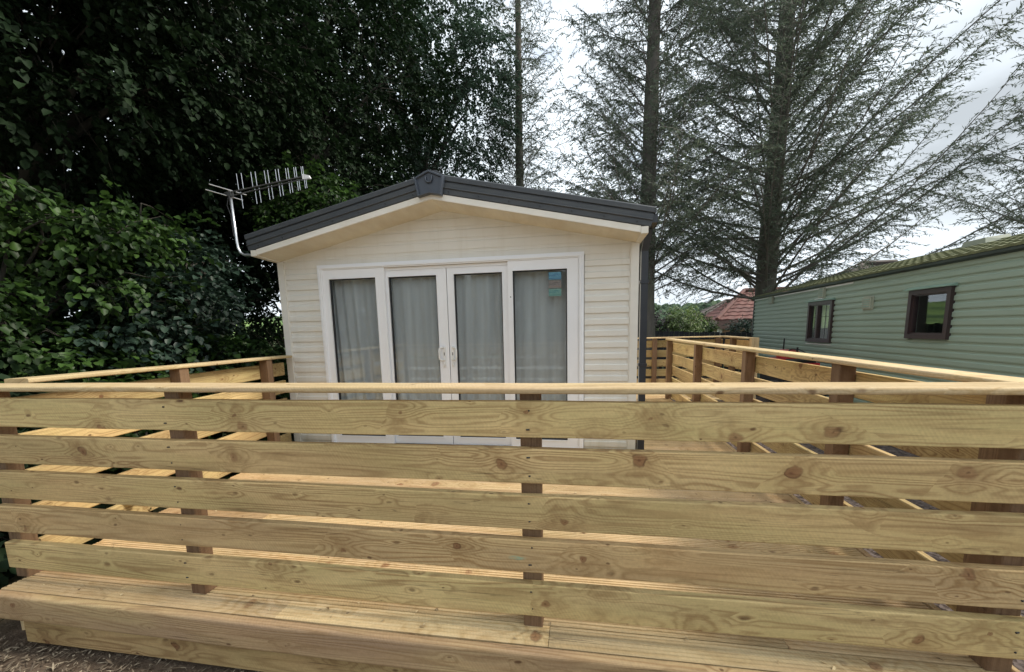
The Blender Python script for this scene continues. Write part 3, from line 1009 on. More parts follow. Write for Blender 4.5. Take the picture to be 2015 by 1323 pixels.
def curtain(x0, x1, label, kind, amp=0.022, y=YW + 0.095, seed=0):
    rr = random.Random(seed)
    nxx, nz = 90, 14
    mb = MB()
    ph = rr.uniform(0, 6)
    for j in range(nz + 1):
        v = j / nz
        zz = 0.03 + v * 1.97
        for i in range(nxx + 1):
            u = i / nxx
            x = x0 + (x1 - x0) * u
            if kind == 'swept':
                # fullness gathered towards a diagonal as it falls
                x = x0 + (x1 - x0) * (u ** (1.0 + 0.55 * v))
            f = math.sin(u * (x1 - x0) * 52 + ph + 0.9 * math.sin(v * 2 + ph)) + 0.5 * math.sin(u * (x1 - x0) * 23 + 2 * ph)
            mb.v.append((x, y + amp * f * (0.6 + 0.4 * (1 - v)), zz))
    w = nxx + 1
    for j in range(nz):
        for i in range(nxx):
            a = j * w + i
            mb.f.append((a, a + 1, a + w + 1, a + w))
    return tag(mb.build('net_curtain', 'curtain', smooth=True), label, 'curtain', 'net curtains behind the patio doors')


curtain(-2.86, -2.16, 'pale curtain swept in a diagonal fold behind the leftmost glass pane', 'swept', 0.022, seed=1)
curtain(-2.15, -1.45, 'grey white curtain behind the left sliding door pane', 'plain', 0.012, seed=2)
curtain(-1.40, -0.76, 'grey white curtain behind the right sliding door pane', 'plain', 0.016, seed=3)
curtain(-0.75, -0.03, 'grey white curtain behind the rightmost pane with the three stickers', 'plain', 0.010, seed=4)

# ------------------------------------------------------------------ tv aerial on the left eave
ae = thing('tv_aerial', (-3.45, 4.08, 2.2), 'slender log periodic tv aerial on a bent pole at the left roof corner', 'aerial')
ya = 4.08
MB().tube([(-3.40, ya, 2.20), (-3.56, ya, 2.195), (-3.63, ya, 2.20), (-3.675, ya, 2.225), (-3.70, ya, 2.275), (-3.707, ya, 2.34), (-3.725, ya, 2.875)], 0.0145, 10).build('mast', 'alu', ae, True)
bm = MB()
A, B = Vector((-3.775, ya - 0.02, 2.845)), Vector((-2.88, ya + 0.10, 2.992))
bd = (B - A).normalized()
bm.tube([A, B], 0.0075, 6)
bm.tube([A + Vector((0.12, 0, -0.025)), B + Vector((0, 0, -0.026))], 0.0065, 6)
boom = bm.build('boom', 'darkmetal', ae)
uu = Vector((-0.055, 0, 1)).normalized()
ups = [0.155, 0.205, 0.305, 0.350, 0.445, 0.480, 0.560, 0.590, 0.665, 0.690, 0.750, 0.770, 0.825, 0.842]
for i, t in enumerate(ups):
    p = A + bd * (t * 1.065)
    ln = 0.185 - 0.085 * (t / 0.85)
    MB().tube([p, p + uu * ln], 0.0033, 6).build('element', 'alu', ae)
    q = A + bd * (t * 1.065 + 0.018)
    if i != 1:
        MB().tube([q - uu * 0.02, q - uu * (ln + 0.02)], 0.0033, 6).build('element', 'alu', ae)
for dy in (-0.02, 0.03):
    MB().tube([A + Vector((-0.09 + dy, -0.12, 0.03 + dy)), A + Vector((0.15 + dy, 0.10, -0.03 + dy))], 0.005, 6).build('reflector_rod', 'alu', ae)
MB().loft([[B + Vector(q) for q in ((-0.03, -0.014, -0.035), (-0.03, 0.014, -0.035), (-0.03, 0.014, 0.02), (-0.03, -0.014, 0.02))], [B + Vector(q) for q in ((0.06, -0.012, -0.03), (0.06, 0.012, -0.03), (0.045, 0.012, 0.0), (0.045, -0.012, 0.0))]]).build('end_cap', 'whitep', ae)
MB().box((-3.75, ya - 0.022, 2.815), (-3.70, ya + 0.022, 2.862)).build('clamp', 'darkmetal', ae)
MB().tube([A + Vector((0.05, 0.0, -0.02)), (-3.76, ya - 0.02, 2.72), (-3.728, ya - 0.018, 2.62), (-3.722, ya - 0.018, 2.4)], 0.004, 5).build('cable', 'gasket', ae)

# ------------------------------------------------------------------ green caravan on the right
TH = R(3.0456)
U = Vector((math.sin(TH), math.cos(TH), 0))
NV = Vector((math.cos(TH), -math.sin(TH), 0))
D0 = 4.6
GM = Matrix(((U.x, NV.x, 0, NV.x * D0), (U.y, NV.y, 0, NV.y * D0), (0, 0, 1, 0), (0, 0, 0, 1)))   # local x along wall, y away from us
gc = thing('mobile_home', tuple(NV * D0 + U * 8 + Vector((0, 0, -0.3))), 'long sage green mobile home with ribbed metal siding and mossy roof', 'mobile home')
UA, UB = 1.2, 14.02


def gbuild(mb, name, mat, parent=gc, smooth=False):
    return mb.build(name, mat, parent, smooth, GM)


GP = 0.1085
me = None
z = -0.27
prof = [(0.03, 0), (-0.016, 0), (-0.018, 0.012), (-0.018, 0.062), (-0.008, 0.070), (0.0, 0.078), (0.0, GP + 0.003), (0.03, GP + 0.003)]
GWIN = [(6.66, 7.44, 1.055, 1.765), (9.56, 10.55, 0.905, 1.775)]
gcache = {}


def gplank(xa, xb, z):
    k_ = (round(xa, 2), round(xb, 2))
    if k_ not in gcache:
        q = MB().extx(prof, xa, xb)
        me = bpy.data.meshes.new('siding_plank')
        me.from_pydata(q.v, [], q.f)
        me.materials.append(M['green'])
        gcache[k_] = me
    place('siding_plank', gcache[k_], gc, GM @ Matrix.Translation((0, 0, z)))


while z < 2.05:
    x = UA
    for xa, xb, za, zb in GWIN:
        if z + GP > za + 0.03 and z < zb - 0.03:
            gplank(x, xa + 0.03, z)
            x = xb - 0.03
    gplank(x, UB, z)
    z += GP
mb = MB()
xe = UA
for xa, xb, za, zb in GWIN:
    mb.box((xe, 0.032, -0.3), (xa + 0.02, 0.08, 2.12))
    mb.box((xa + 0.02, 0.032, -0.3), (xb - 0.02, 0.08, za + 0.02))
    mb.box((xa + 0.02, 0.032, zb - 0.02), (xb - 0.02, 0.08, 2.12))
    xe = xb - 0.02
mb.box((xe, 0.032, -0.3), (UB, 0.08, 2.12))
gbuild(mb, 'wall_panel', 'green')
gbuild(MB().box((UB - 0.06, 0.081, -0.3), (UB - 0.005, 3.4, 2.12)), 'end_wall', 'green')
gbuild(MB().box((UA, 0.081, -0.3), (UA + 0.05, 3.4, 2.12)), 'end_wall', 'green')
gbuild(MB().box((UA, 3.4, -0.3), (UB, 3.45, 2.12)), 'back_wall', 'green')
gbuild(MB().box((UA + 0.06, 0.09, 2.05), (UB - 0.07, 3.39, 2.06)), 'ceiling', 'whitep')
gbuild(MB().box((UA + 0.06, 0.09, -0.1), (UB - 0.07, 3.39, -0.05)), 'floor_panel', 'dark_room')
gbuild(MB().box((UA + 0.06, 2.2, -0.04), (UB - 0.07, 2.25, 2.04)), 'partition', 'dark_room')
gbuild(MB().box((UB, -0.03, -0.3), (UB + 0.03, 0.05, 2.1)), 'corner_trim', 'gutter')
gbuild(MB().box((8.96, -0.026, 2.035), (UB - 0.02, -0.0185, 2.062)), 'eave_trim', 'whitep')
# gutter: open half round with fascia
gbuild(MB().extx([(-0.005, 2.065), (-0.055, 2.072), (-0.075, 2.09), (-0.078, 2.122), (-0.070, 2.122), (-0.066, 2.095), (-0.05, 2.082), (0.0, 2.078), (0.0, 2.13), (0.02, 2.13), (0.02, 2.065)], UA, UB + 0.08), 'gutter', 'gutter')
# roof tile courses, wavy front edges
RS = 0.255
for c in range(6):
    ya0 = -0.05 + c * 0.31
    mb = MB()
    n_ = int((UB + 0.12 - UA) / 0.055)
    for i in range(n_ + 1):
        x = UA + i * 0.055
        wv = 0.011 * (0.5 + 0.5 * math.cos(x * 2 * math.pi / 0.165))
        zf = 2.135 + (ya0 + 0.05) * RS
        zb = 2.135 + (ya0 + 0.05 + 0.33) * RS
        mb.v += [(x, ya0, zf - 0.004 + wv * 0.4), (x, ya0 - 0.004, zf + 0.028 + wv), (x, ya0 + 0.33, zb + 0.004 + wv * 0.8)]
    for i in range(n_):
        a = i * 3
        mb.f += [(a, a + 3, a + 4, a + 1), (a + 1, a + 4, a + 5, a + 2)]
    gbuild(mb, 'tile_course', 'greentile')
gbuild(MB().extx([(1.60, 2.55), (1.72, 2.62), (1.84, 2.55)], UA, UB + 0.12), 'ridge_tile', 'gutter')
gbuild(MB().extx([(1.74, 2.58), (3.5, 2.14), (3.5, 2.10), (1.74, 2.54)], UA, UB + 0.12), 'roof_sheet', 'roofsheet')
for xx in (6.15, 8.35):
    mb = MB()
    mb.loft([[(xx - 0.25, 1.30, 2.47), (xx + 0.25, 1.30, 2.47), (xx + 0.25, 1.65, 2.55), (xx - 0.25, 1.65, 2.55)], [(xx - 0.20, 1.32, 2.60), (xx + 0.20, 1.32, 2.60), (xx + 0.20, 1.62, 2.64), (xx - 0.20, 1.62, 2.64)]])
    gbuild(mb, 'roof_vent', 'beige')


def gwindow(xa, xb, za, zb, kind):
    """xa..xb along the wall (xa nearer), za..zb height"""
    fy0, fy1 = -0.060, 0.03
    w = 0.065
    mb = rect_frame(MB(), xa, xb, za, zb, w, fy0, fy1)
    rect_frame(mb, xa + w, xb - w, za + w, zb - w, 0.022, fy0 + 0.025, fy1)
    if kind == 'lattice':
        xm = xa + (xb - xa) * 0.60
        mb.box((xm - 0.03, fy0 + 0.012, za + w + 0.022), (xm + 0.03, fy1, zb - w - 0.022))
    wn_ = gbuild(mb, 'window', 'brownframe')
    gbuild(MB().box((xa + 0.07, fy0 + 0.05, za + 0.07), (xb - 0.07, fy0 + 0.054, zb - 0.07)), 'pane', 'glass', wn_)
    if kind == 'lattice':
        mb = MB()
        for t in (0.16, 0.3, 0.47, 0.74, 0.88):
            x = xa + (xb - xa) * t
            mb.box((x - 0.004, fy0 + 0.043, za + 0.09), (x + 0.004, fy0 + 0.049, zb - 0.09))
        for t in (0.33, 0.62):
            zz = za + (zb - za) * t
            mb.box((xa + 0.09, fy0 + 0.042, zz - 0.004), (xb - 0.09, fy0 + 0.0485, zz + 0.004))
        gbuild(mb, 'leading', 'gasket', wn_)
    # drip cap
    gbuild(MB().extx([(0.0, zb + 0.004), (-0.105, zb + 0.004), (-0.105, zb + 0.016), (0.0, zb + 0.05)], xa - 0.03, xb + 0.06), 'drip_cap', 'greentrim', wn_)
    return wn_


gwindow(9.56, 10.55, 0.905, 1.775, 'lattice')['label'] = 'brown window with leaded lattice'
gwindow(6.66, 7.44, 1.055, 1.765, 'plain')['label'] = 'brown window with plain dark glass'
gbuild(MB().box((9.55, -0.03, 0.855), (10.6, -0.0185, 0.872)), 'sill_trim', 'whitep')
# dark blind / curtain behind the windows
c1_ = MB()
for i in range(41):
    x = 9.5 + i * 0.0275
    for zz in (0.85, 1.8):
        c1_.v.append((x, 0.055 + 0.015 * math.sin(i * 1.3), zz))
for i in range(40):
    c1_.f.append((2 * i, 2 * i + 2, 2 * i + 3, 2 * i + 1))
o = c1_.build('net_curtain', 'curtain', None, True, GM)
tag(o, 'white curtain behind the lattice window of the green caravan', 'curtain')
# vents
for xa, za, w, h, t in ((8.33, 1.545, 0.24, 0.20, 0.05), (9.93, 1.855, 0.21, 0.18, 0.05), (12.60, 1.885, 0.24, 0.18, 0.05)):
    mb = MB().box((xa, -t - 0.01, za), (xa + w, 0.0, za + h))
    mb.box((xa - 0.02, -0.03, za - 0.02), (xa + w + 0.02, -0.0195, za + h + 0.02))
    v = gbuild(mb, 'vent', 'beige')
    mb = MB()
    for i in range(4):
        mb.box((xa + 0.03, -t - 0.016, za + 0.03 + i * 0.04), (xa + w - 0.03, -t - 0.0105, za + 0.048 + i * 0.04))
    gbuild(mb, 'louvre', 'greentrim', v)
gbuild(MB().box((9.98, -0.05, 1.822), (10.30, -0.0185, 1.838)), 'light_fitting', 'whitep')

# ------------------------------------------------------------------ red machine by the green caravan
def P3(uu_, dd, zz):
    return NV * dd + U * uu_ + Vector((0, 0, zz))


mw_ = thing('garden_machine', tuple(P3(9.7, 3.9, -0.3)), 'small red garden machine with steering wheel and thin rod beyond the right fence', 'machine')
MWM = Matrix(((U.x, NV.x, 0, NV.x * 3.9), (U.y, NV.y, 0, NV.y * 3.9), (0, 0, 1, 0), (0, 0, 0, 1)))


def hood(x0, x1, y0, y1, z0, z1):
    rings = []
    for x, f, h in ((x0, 0.86, 0.9), (x0 - 0.0 + (x1 - x0) * 0.06, 1.0, 1.0), (x0 + (x1 - x0) * 0.8, 1.0, 1.0), (x1, 0.82, 0.8)):
        zt = z0 + (z1 - z0) * h
        ym, hw_ = (y0 + y1) / 2, (y1 - y0) / 2 * f
        rings.append([(x, ym - hw_, z0), (x, ym - hw_, zt - 0.04), (x, ym - hw_ + 0.05, zt), (x, ym + hw_ - 0.05, zt), (x, ym + hw_, zt - 0.04), (x, ym + hw_, z0)])
    return MB().loft(rings[::-1])


hood(9.62, 10.42, -0.24, 0.24, 0.26, 0.57).build('bonnet', 'red', mw_, False, MWM)
hood(9.52, 10.18, -0.10, 0.14, 0.58, 0.76).build('dashboard', 'red', mw_, False, MWM)
MB().box((9.02, -0.27, 0.22), (9.61, 0.27, 0.54)).build('body', 'red', mw_, False, MWM)
MB().loft([[(9.02, -0.2, 0.545), (9.4, -0.2, 0.545), (9.4, 0.2, 0.545), (9.02, 0.2, 0.545)], [(9.0, -0.18, 0.60), (9.38, -0.18, 0.60), (9.38, 0.18, 0.60), (9.0, 0.18, 0.60)]]).build('seat', 'black', mw_, False, MWM)
ring = [(9.36 + 0.05 * math.cos(a) * 0.6 + 0.13 * math.sin(a) * 0.0 + 0.15 * math.cos(a), 0.13 * math.sin(a), 0.735 + 0.055 * math.cos(a)) for a in [i * 2 * math.pi / 16 for i in range(17)]]
MB().tube(ring, 0.013, 6).build('steering_wheel', 'black', mw_, True, MWM)
MB().tube([(9.36, 0, 0.735), (9.58, 0, 0.62)], 0.015, 6).build('steering_column', 'black', mw_, False, MWM)
MB().tube([(10.02, 0.0, 0.74), (10.0, 0.0, 1.0)], 0.014, 6).build('rod', 'black', mw_, False, MWM)
MB().tube([(9.42, 0.02, 0.74), (9.40, 0.02, 0.83)], 0.018, 6).build('knob', 'black', mw_, False, MWM)
for xx, rad in ((9.3, 0.24), (10.2, 0.18)):
    for s in (-1, 1):
        t_ = MB().tube([(xx, s * 0.33, -0.31 + rad), (xx, s * 0.36, -0.31 + rad), (xx, s * 0.44, -0.31 + rad), (xx, s * 0.47, -0.31 + rad)], [rad * 0.85, rad, rad, rad * 0.85], 18).build('wheel', 'black', mw_, False, MWM)
        MB().tube([(xx, s * 0.472, -0.31 + rad), (xx, s * 0.478, -0.31 + rad)], rad * 0.5, 14).build('rim', 'red', t_, False, MWM)
MB().box((9.1, -0.32, -0.12), (10.35, 0.32, 0.215)).build('chassis', 'black', mw_, False, MWM)

# ------------------------------------------------------------------ black slat fence, far houses
bfz = thing('slat_fence', (4.2, 14.2, gz(4, 14)), 'low black fence of upright slats with pale slits, beyond the deck', 'fence')
sl = MB().box((-0.071, -0.009, 0), (0.071, 0.009, 1.0))
me = bpy.data.meshes.new('slat')
me.from_pydata(sl.v, [], sl.f)
me.materials.append(M['blackfence'])
x = -3.0
rr = random.Random(5)
while x < 7.2:
    zb = gz(x, 14.2) - 0.02
    ztop = 1.165 - (x - 2.4) * 0.034 + rr.uniform(-0.015, 0.015)
    place('slat', me, bfz, Matrix.Translation((x, 14.2, zb)) @ Matrix.Diagonal((1, 1, ztop - zb, 1)))
    x += 0.158
for zz in (0.1, 0.8):
    MB().box((-3.1, 14.212, zz), (7.25, 14.25, zz + 0.08)).build('rail', 'blackfence', bfz)


def hip_house(name, label, x0, x1, y0, y1, ze, rise, gnd, wallmat, tilemat, courses):
    h = thing(name, ((x0 + x1) / 2, y0, gnd), label, 'house')
    ov = 0.45
    wall = MB().box((x0 + ov, y0 + ov, gnd - 0.2), (x1 - ov, y1 - ov, ze - 0.18))
    wall.build('wall', wallmat, h)
    MB().box((x0, y0, ze - 0.26), (x1, y1, ze - 0.02)).build('eave_fascia', 'fasciabrown', h)
    hd = (y1 - y0) / 2
    rf_ = MB()
    rf_.v = [(x0, y0, ze - 0.015), (x1, y0, ze - 0.015), (x1, y1, ze - 0.015), (x0, y1, ze - 0.015), (x0 + hd, y0 + hd, ze + rise - 0.05), (x1 - hd, y0 + hd, ze + rise - 0.05)]
    rf_.f = [(0, 1, 5, 4), (1, 2, 5), (2, 3, 4, 5), (3, 0, 4), (3, 2, 1, 0)]
    roof = rf_.build('roof', tilemat, h)
    for k in range(courses):
        a, b = k / courses, (k + 1.06) / courses
        b = min(b, 0.985)
        for side in ('front', 'left'):
            mb = MB()
            nn = 40
            for i in range(nn + 1):
                u = i / nn
                for t, dz in ((a, 0.0), (a, 0.075), (b, 0.02)):
                    if side == 'front':
                        xa, xb = x0 + hd * t, x1 - hd * t
                        p = (xa + (xb - xa) * u, y0 + hd * t, ze + rise * t)
                    else:
                        yb_, ya_ = y1 - hd * t, y0 + hd * t
                        p = (x0 + hd * t, yb_ + (ya_ - yb_) * u, ze + rise * t)
                    wv = 0.02 * math.cos(i * math.pi)
                    mb.v.append((p[0], p[1], p[2] + dz + wv))
            for i in range(nn):
                q = i * 3
                mb.f += [(q, q + 3, q + 4, q + 1), (q + 1, q + 4, q + 5, q + 2)]
            mb.build('tile_course', tilemat, roof)
    mb = MB().tube([(x0, y0, ze + 0.08), (x0 + hd, y0 + hd, ze + rise + 0.1)], 0.13, 6)
    mb.build('hip_tile', tilemat, roof)
    MB().tube([(x0 + hd, y0 + hd, ze + rise + 0.1), (x1 - hd, y0 + hd, ze + rise + 0.1)], 0.13, 6).build('ridge_tile', tilemat, roof)
    return h


h1 = hip_house('house', 'brick house with red brown tiled hip roof beyond the black fence', 8.36, 20, 27, 31.6, 1.60, 1.85, gz(9, 27), 'brick', 'redtile', 8)
MB().box((8.32, 26.9, 1.08), (9.15, 31.6, 1.36)).build('porch_beam', 'fasciabrown', h1)
for xx, yy in ((8.45, 30.6), (8.45, 28.6), (8.5, 27.1)):
    MB().box((xx, yy, gz(9, 27) - 0.1), (xx + 0.22, yy + 0.22, 1.08)).build('porch_pillar', 'render_white', h1)
w1_ = rect_frame(MB(), 9.6, 11.1, 0.3, 1.28, 0.09, 27.40, 27.448).build('window', 'brownframe', h1)
MB().box((9.69, 27.425, 0.39), (11.01, 27.44, 1.19)).build('pane', 'glass', w1_)
h2 = hip_house('house', 'house with dull brown roof rising behind the green caravan', 11.9, 21, 22.5, 30.0, 2.55, 1.9, gz(12, 24), 'brick', 'browntile', 6)
h3 = hip_house('house', 'far small house with grey brown roof left of the red roofed house', 15.2, 26, 55, 63, 2.6, 1.9, -1.2, 'brick', 'browntile', 6)

# ------------------------------------------------------------------ vegetation
def np_mesh(name, verts, quads, mat, parent, smooth=False):
    me = bpy.data.meshes.new(name)
    nv, nf = len(verts), len(quads)
    me.vertices.add(nv)
    me.vertices.foreach_set('co', np.ascontiguousarray(verts, dtype=np.float32).ravel())
    k = quads.shape[1]
    me.loops.add(nf * k)
    me.loops.foreach_set('vertex_index', np.ascontiguousarray(quads, dtype=np.int32).ravel())
    me.polygons.add(nf)
    me.polygons.foreach_set('loop_start', np.arange(0, nf * k, k, dtype=np.int32))
    if smooth:
        me.polygons.foreach_set('use_smooth', np.ones(nf, dtype=bool))
    me.materials.append(M[mat])
    me.update(calc_edges=True)
    return place(name, me, parent)


def unit(a):
    return a / np.maximum(np.linalg.norm(a, axis=1, keepdims=True), 1e-9)


def leaves6(pos, d, nrm, L, Wd, fold=0.25):
    """pointed oval leaves folded on the midrib: 6 verts, 2 quads each"""
    d = unit(d)
    s = unit(np.cross(d, nrm))
    nn = np.cross(s, d)
    L, Wd = L[:, None], Wd[:, None]
    tip = pos + d * L - nn * L * 0.12
    v = np.stack([pos,
                  pos + d * L * 0.30 + s * Wd * 0.5 + nn * Wd * fold,
                  pos + d * L * 0.68 + s * Wd * 0.42 + nn * Wd * fold * 0.6,
                  tip,
                  pos + d * L * 0.68 - s * Wd * 0.42 + nn * Wd * fold * 0.6,
                  pos + d * L * 0.30 - s * Wd * 0.5 + nn * Wd * fold], axis=1).reshape(-1, 3)
    k = np.arange(len(pos))[:, None] * 6
    q = np.concatenate([k + np.array([[0, 1, 2, 3]]), k + np.array([[0, 3, 4, 5]])], axis=0)
    return v, q


def slivers(pos, d, nrm, L, Wd):
    d = unit(d)
    s = unit(np.cross(d, nrm))
    L, Wd = L[:, None], Wd[:, None]
    v = np.stack([pos, pos + d * L * 0.45 + s * Wd * 0.5, pos + d * L, pos + d * L * 0.45 - s * Wd * 0.5], axis=1).reshape(-1, 3)
    k = np.arange(len(pos))[:, None] * 4
    return v, k + np.array([[0, 1, 2, 3]])


def sprays(rng, blobs, per, twig=0.5, leaf=0.09, droop=0.35):
    """leafy sprays: blobs of (centre, radii, count)"""
    O, T = [], []
    for c, r, n in blobs:
        c, r = np.array(c), np.array(r)
        dd = unit(rng.normal(size=(n, 3)))
        rad = rng.uniform(0.25, 1.0, n) ** 0.45
        rad *= 1 + 0.16 * np.sin(dd[:, 0] * 7 + c[0]) * np.cos(dd[:, 2] * 6 + c[1]) + rng.normal(0, 0.05, n)
        O.append(c + dd * r * rad[:, None])
        t = dd * np.array([1, 1, 0.45]) + rng.normal(0, 0.4, (n, 3))
        t[:, 2] -= droop
        T.append(unit(t))
    O, T = np.concatenate(O), np.concatenate(T)
    n = len(O)
    ln = twig * rng.uniform(0.6, 1.3, n)
    side = unit(np.cross(T, np.array([0, 0, 1.0]) + rng.normal(0, 0.25, (n, 3))))
    upn = np.cross(side, T)
    P, Dv, Nv = [], [], []
    for k in range(per):
        f = (k + 0.5) / per
        sg = 1 if k % 2 else -1
        p = O + T * (ln * f)[:, None] + np.array([0, 0, -1.0]) * (0.25 * ln * f * f)[:, None]
        p = p + rng.normal(0, 0.025, (n, 3))
        dv = T * (0.35 + 0.6 * f) + side * sg * (1.0 - 0.6 * f) + rng.normal(0, 0.28, (n, 3))
        dv[:, 2] -= 0.25
        P.append(p)
        Dv.append(dv)
        Nv.append(upn * 0.8 + np.array([0, 0, 0.6]) + rng.normal(0, 0.35, (n, 3)))
    P, Dv, Nv = np.concatenate(P), np.concatenate(Dv), np.concatenate(Nv)
    L = leaf * rng.uniform(0.65, 1.25, len(P))
    return P, Dv, Nv, L, O, T


def broadleaf(label, base, trunk_h, tr, blobs, per, leaf, mat, seed, twig=0.5, name='broadleaf_tree', cat='tree', group=None, bark='bark2', aspect=0.72, lean=(0, 0), droop=0.35):
    rng = np.random.default_rng(seed)
    rr = random.Random(seed)
    base = Vector(base)
    t = thing(name, tuple(base), label, cat, group)
    P, Dv, Nv, L, O, T = sprays(rng, blobs, per, twig, leaf, droop)
    v, q = leaves6(P, Dv, Nv, L, L * aspect)
    np_mesh('crown', v, q, mat, t)
    # trunk and limbs
    mb = MB()
    top = base + Vector((lean[0], lean[1], trunk_h))
    pts, rad = [], []
    for i in range(8):
        f = i / 7
        p = base.lerp(top, f) + Vector((rr.uniform(-1, 1), rr.uniform(-1, 1), 0)) * tr * 0.35 * (1 if 0 < i < 7 else 0)
        pts.append(p - Vector((0, 0, 0.1 if i == 0 else 0)))
        rad.append(tr * (1.35 if i == 0 else 1 - 0.55 * f))
    mb.tube(pts, rad, 9)
    mb.build('trunk', bark, t, True)
    lb = MB()
    for c, r, n in blobs:
        c = Vector(c)
        f = min(max((c.z - base.z) / max(trunk_h, 0.1) * 0.7, 0.25), 0.97)
        st = base.lerp(top, f)
        for m in range(3):
            e = c + Vector((rr.uniform(-0.6, 0.6) * r[0], rr.uniform(-0.6, 0.6) * r[1], rr.uniform(-0.2, 0.6) * r[2]))
            mid = st.lerp(e, 0.5) + Vector((rr.uniform(-0.2, 0.2), rr.uniform(-0.2, 0.2), rr.uniform(0, 0.35)))
            lb.tube([st, st.lerp(mid, 0.6), mid, mid.lerp(e, 0.55) + Vector((0, 0, 0.08)), e], [tr * 0.42, tr * 0.3, tr * 0.22, tr * 0.14, tr * 0.05], 5, False)
    # fine twigs to a sample of the sprays
    cs = np.array([b[0] for b in blobs])
    for i in range(0, len(O), 9):
        o = Vector(O[i])
        c = Vector(cs[np.argmin(((cs - O[i]) ** 2).sum(1))])
        a = c.lerp(o, 0.45)
        m = a.lerp(o, 0.5) + Vector((rr.uniform(-0.08, 0.08), rr.uniform(-0.08, 0.08), 0.06))
        e = o + Vector(T[i]) * twig * 0.8
        lb.tube([a, m, o, e], [0.012, 0.009, 0.006, 0.002], 3, False)
    lb.build('limbs', bark, t, True)
    return t


def spruce(label, base, height, tr, branches, seed, group='tall spruce trunks behind the caravans', zlo=1.0, lmax=5.0, nmul=1.0, lean=(0, 0), tuft=0.095):
    rng = np.random.default_rng(seed)
    rr = random.Random(seed)
    base = Vector(base)
    t = thing('spruce_tree', tuple(base), label, 'tree', group)
    mb = MB()
    pts, rad = [], []
    for i in range(16):
        f = i / 15
        pts.append(base + Vector((lean[0] * f + 0.05 * math.sin(f * 7 + seed), lean[1] * f, height * f - (0.1 if i == 0 else 0))))
        rad.append(tr * (1.25 if i == 0 else (1 - 0.72 * f)) * (1 + 0.05 * math.sin(i * 2.3)))
    mb.tube(pts, rad, 11)
    mb.build('trunk', 'bark', t, True)
    bb = MB()
    TP, TD, TN = [], [], []
    tv, tf = [], []
    for b in range(branches):
        f = b / branches
        z = zlo + (height * 0.94 - zlo) * (f ** 1.1)
        az = b * 2.399963 + rr.uniform(-0.4, 0.4)
        g_ = z / height
        ln = lmax * (1 - 0.72 * g_) * rr.uniform(0.6, 1.1)
        el = R(rr.uniform(18, 48) + 8 * g_)
        o = base + Vector((lean[0] * g_, lean[1] * g_, z))
        hdir = Vector((math.cos(az), math.sin(az), 0))
        npt = 9
        bp = []
        wob = rr.uniform(-0.12, 0.12)
        sag = rr.uniform(-0.05, 0.11)
        for i in range(npt):
            s = i / (npt - 1)
            sd = Vector((-hdir.y, hdir.x, 0))
            bp.append(o + hdir * (ln * s * math.cos(el)) + sd * (wob * ln * s * s) + Vector((0, 0, ln * (s * math.sin(el) - sag * math.sin(s * 3.14) + 0.06 * s * s))))
        r0 = 0.010 + 0.0052 * ln * (1 - 0.5 * g_)
        bb.tube(bp, [max(0.004, r0 * (1 - 0.9 * i / (npt - 1))) for i in range(npt)], 5, False)
        # side twigs
        step = 0.075 / nmul
        m = max(6, int(ln / step))
        for k in range(m):
            s = 0.12 + 0.88 * (k + rr.random()) / m
            x = s * (npt - 1)
            i0 = min(int(x), npt - 2)
            p = bp[i0].lerp(bp[i0 + 1], x - i0)
            bd_ = (bp[i0 + 1] - bp[i0]).normalized()
            sd = bd_.cross(Vector((0, 0, 1))).normalized() * (1 if k % 2 else -1)
            tl = min(ln * 0.34, 1.35) * (1.05 - 0.7 * s) * rr.uniform(0.4, 1.15) + 0.10
            td = (bd_ * rr.uniform(0.45, 0.95) + sd * rr.uniform(0.25, 0.8) + Vector((0, 0, rr.uniform(-0.7, 0.15)))).normalized()
            q = p + td * tl + Vector((0, 0, -0.12 * tl))
            mid = p.lerp(q, 0.5) + Vector((0, 0, 0.05 * tl))
            tv.append((p, mid, q))
            nt = max(5, int(tl / 0.022))
            for w in range(nt):
                u = (w + rr.random()) / nt
                c = p.lerp(mid, u * 2) if u < 0.5 else mid.lerp(q, u * 2 - 1)
                TP.append(c)
                TD.append(td * 0.8 + Vector((rr.gauss(0, 0.5), rr.gauss(0, 0.5), rr.gauss(-0.3, 0.45))))
    for p, mid, q in tv:
        bb.tube([p, mid, q], [0.005, 0.0035, 0.0015], 3, False)
    bb.build('branches', 'twig', t, False)
    TP, TD = np.array([tuple(a) for a in TP]), np.array([tuple(a) for a in TD])
    nrm = rng.normal(size=TP.shape)
    L = tuft * rng.uniform(0.5, 1.4, len(TP))
    v, q = slivers(TP, TD, nrm, L, L * rng.uniform(0.13, 0.27, len(TP)))
    np_mesh('crown', v, q, 'needle', t)
    return t


# three tall spruces behind the caravans
spruce('slim spruce trunk nearest the leafy trees, left of three', (-2.15, 16.2, gz(0, 16)), 19, 0.21, 170, 21, zlo=3.6, lmax=3.4, nmul=0.8, lean=(-0.1, 0))
spruce('middle spruce rising behind the right eave of the cream caravan', (1.98, 12.6, gz(2, 12.6)), 18.5, 0.265, 185, 22, zlo=2.6, lmax=4.4, nmul=0.85, lean=(-0.06, 0.0))
spruce('wide spreading spruce at the far end of the green caravan', (6.02, 14.7, gz(6, 14.7)), 19.5, 0.34, 215, 23, zlo=2.3, lmax=8.4, nmul=0.8, lean=(0.05, 0))
spruce('dark spruce showing only its drooping tips at the right picture edge', (12.3, 12.6, gz(13, 12.4)), 14, 0.22, 90, 24, zlo=2.4, lmax=3.9, nmul=0.9)

GL = 'trees and shrubs left of the cream caravan'
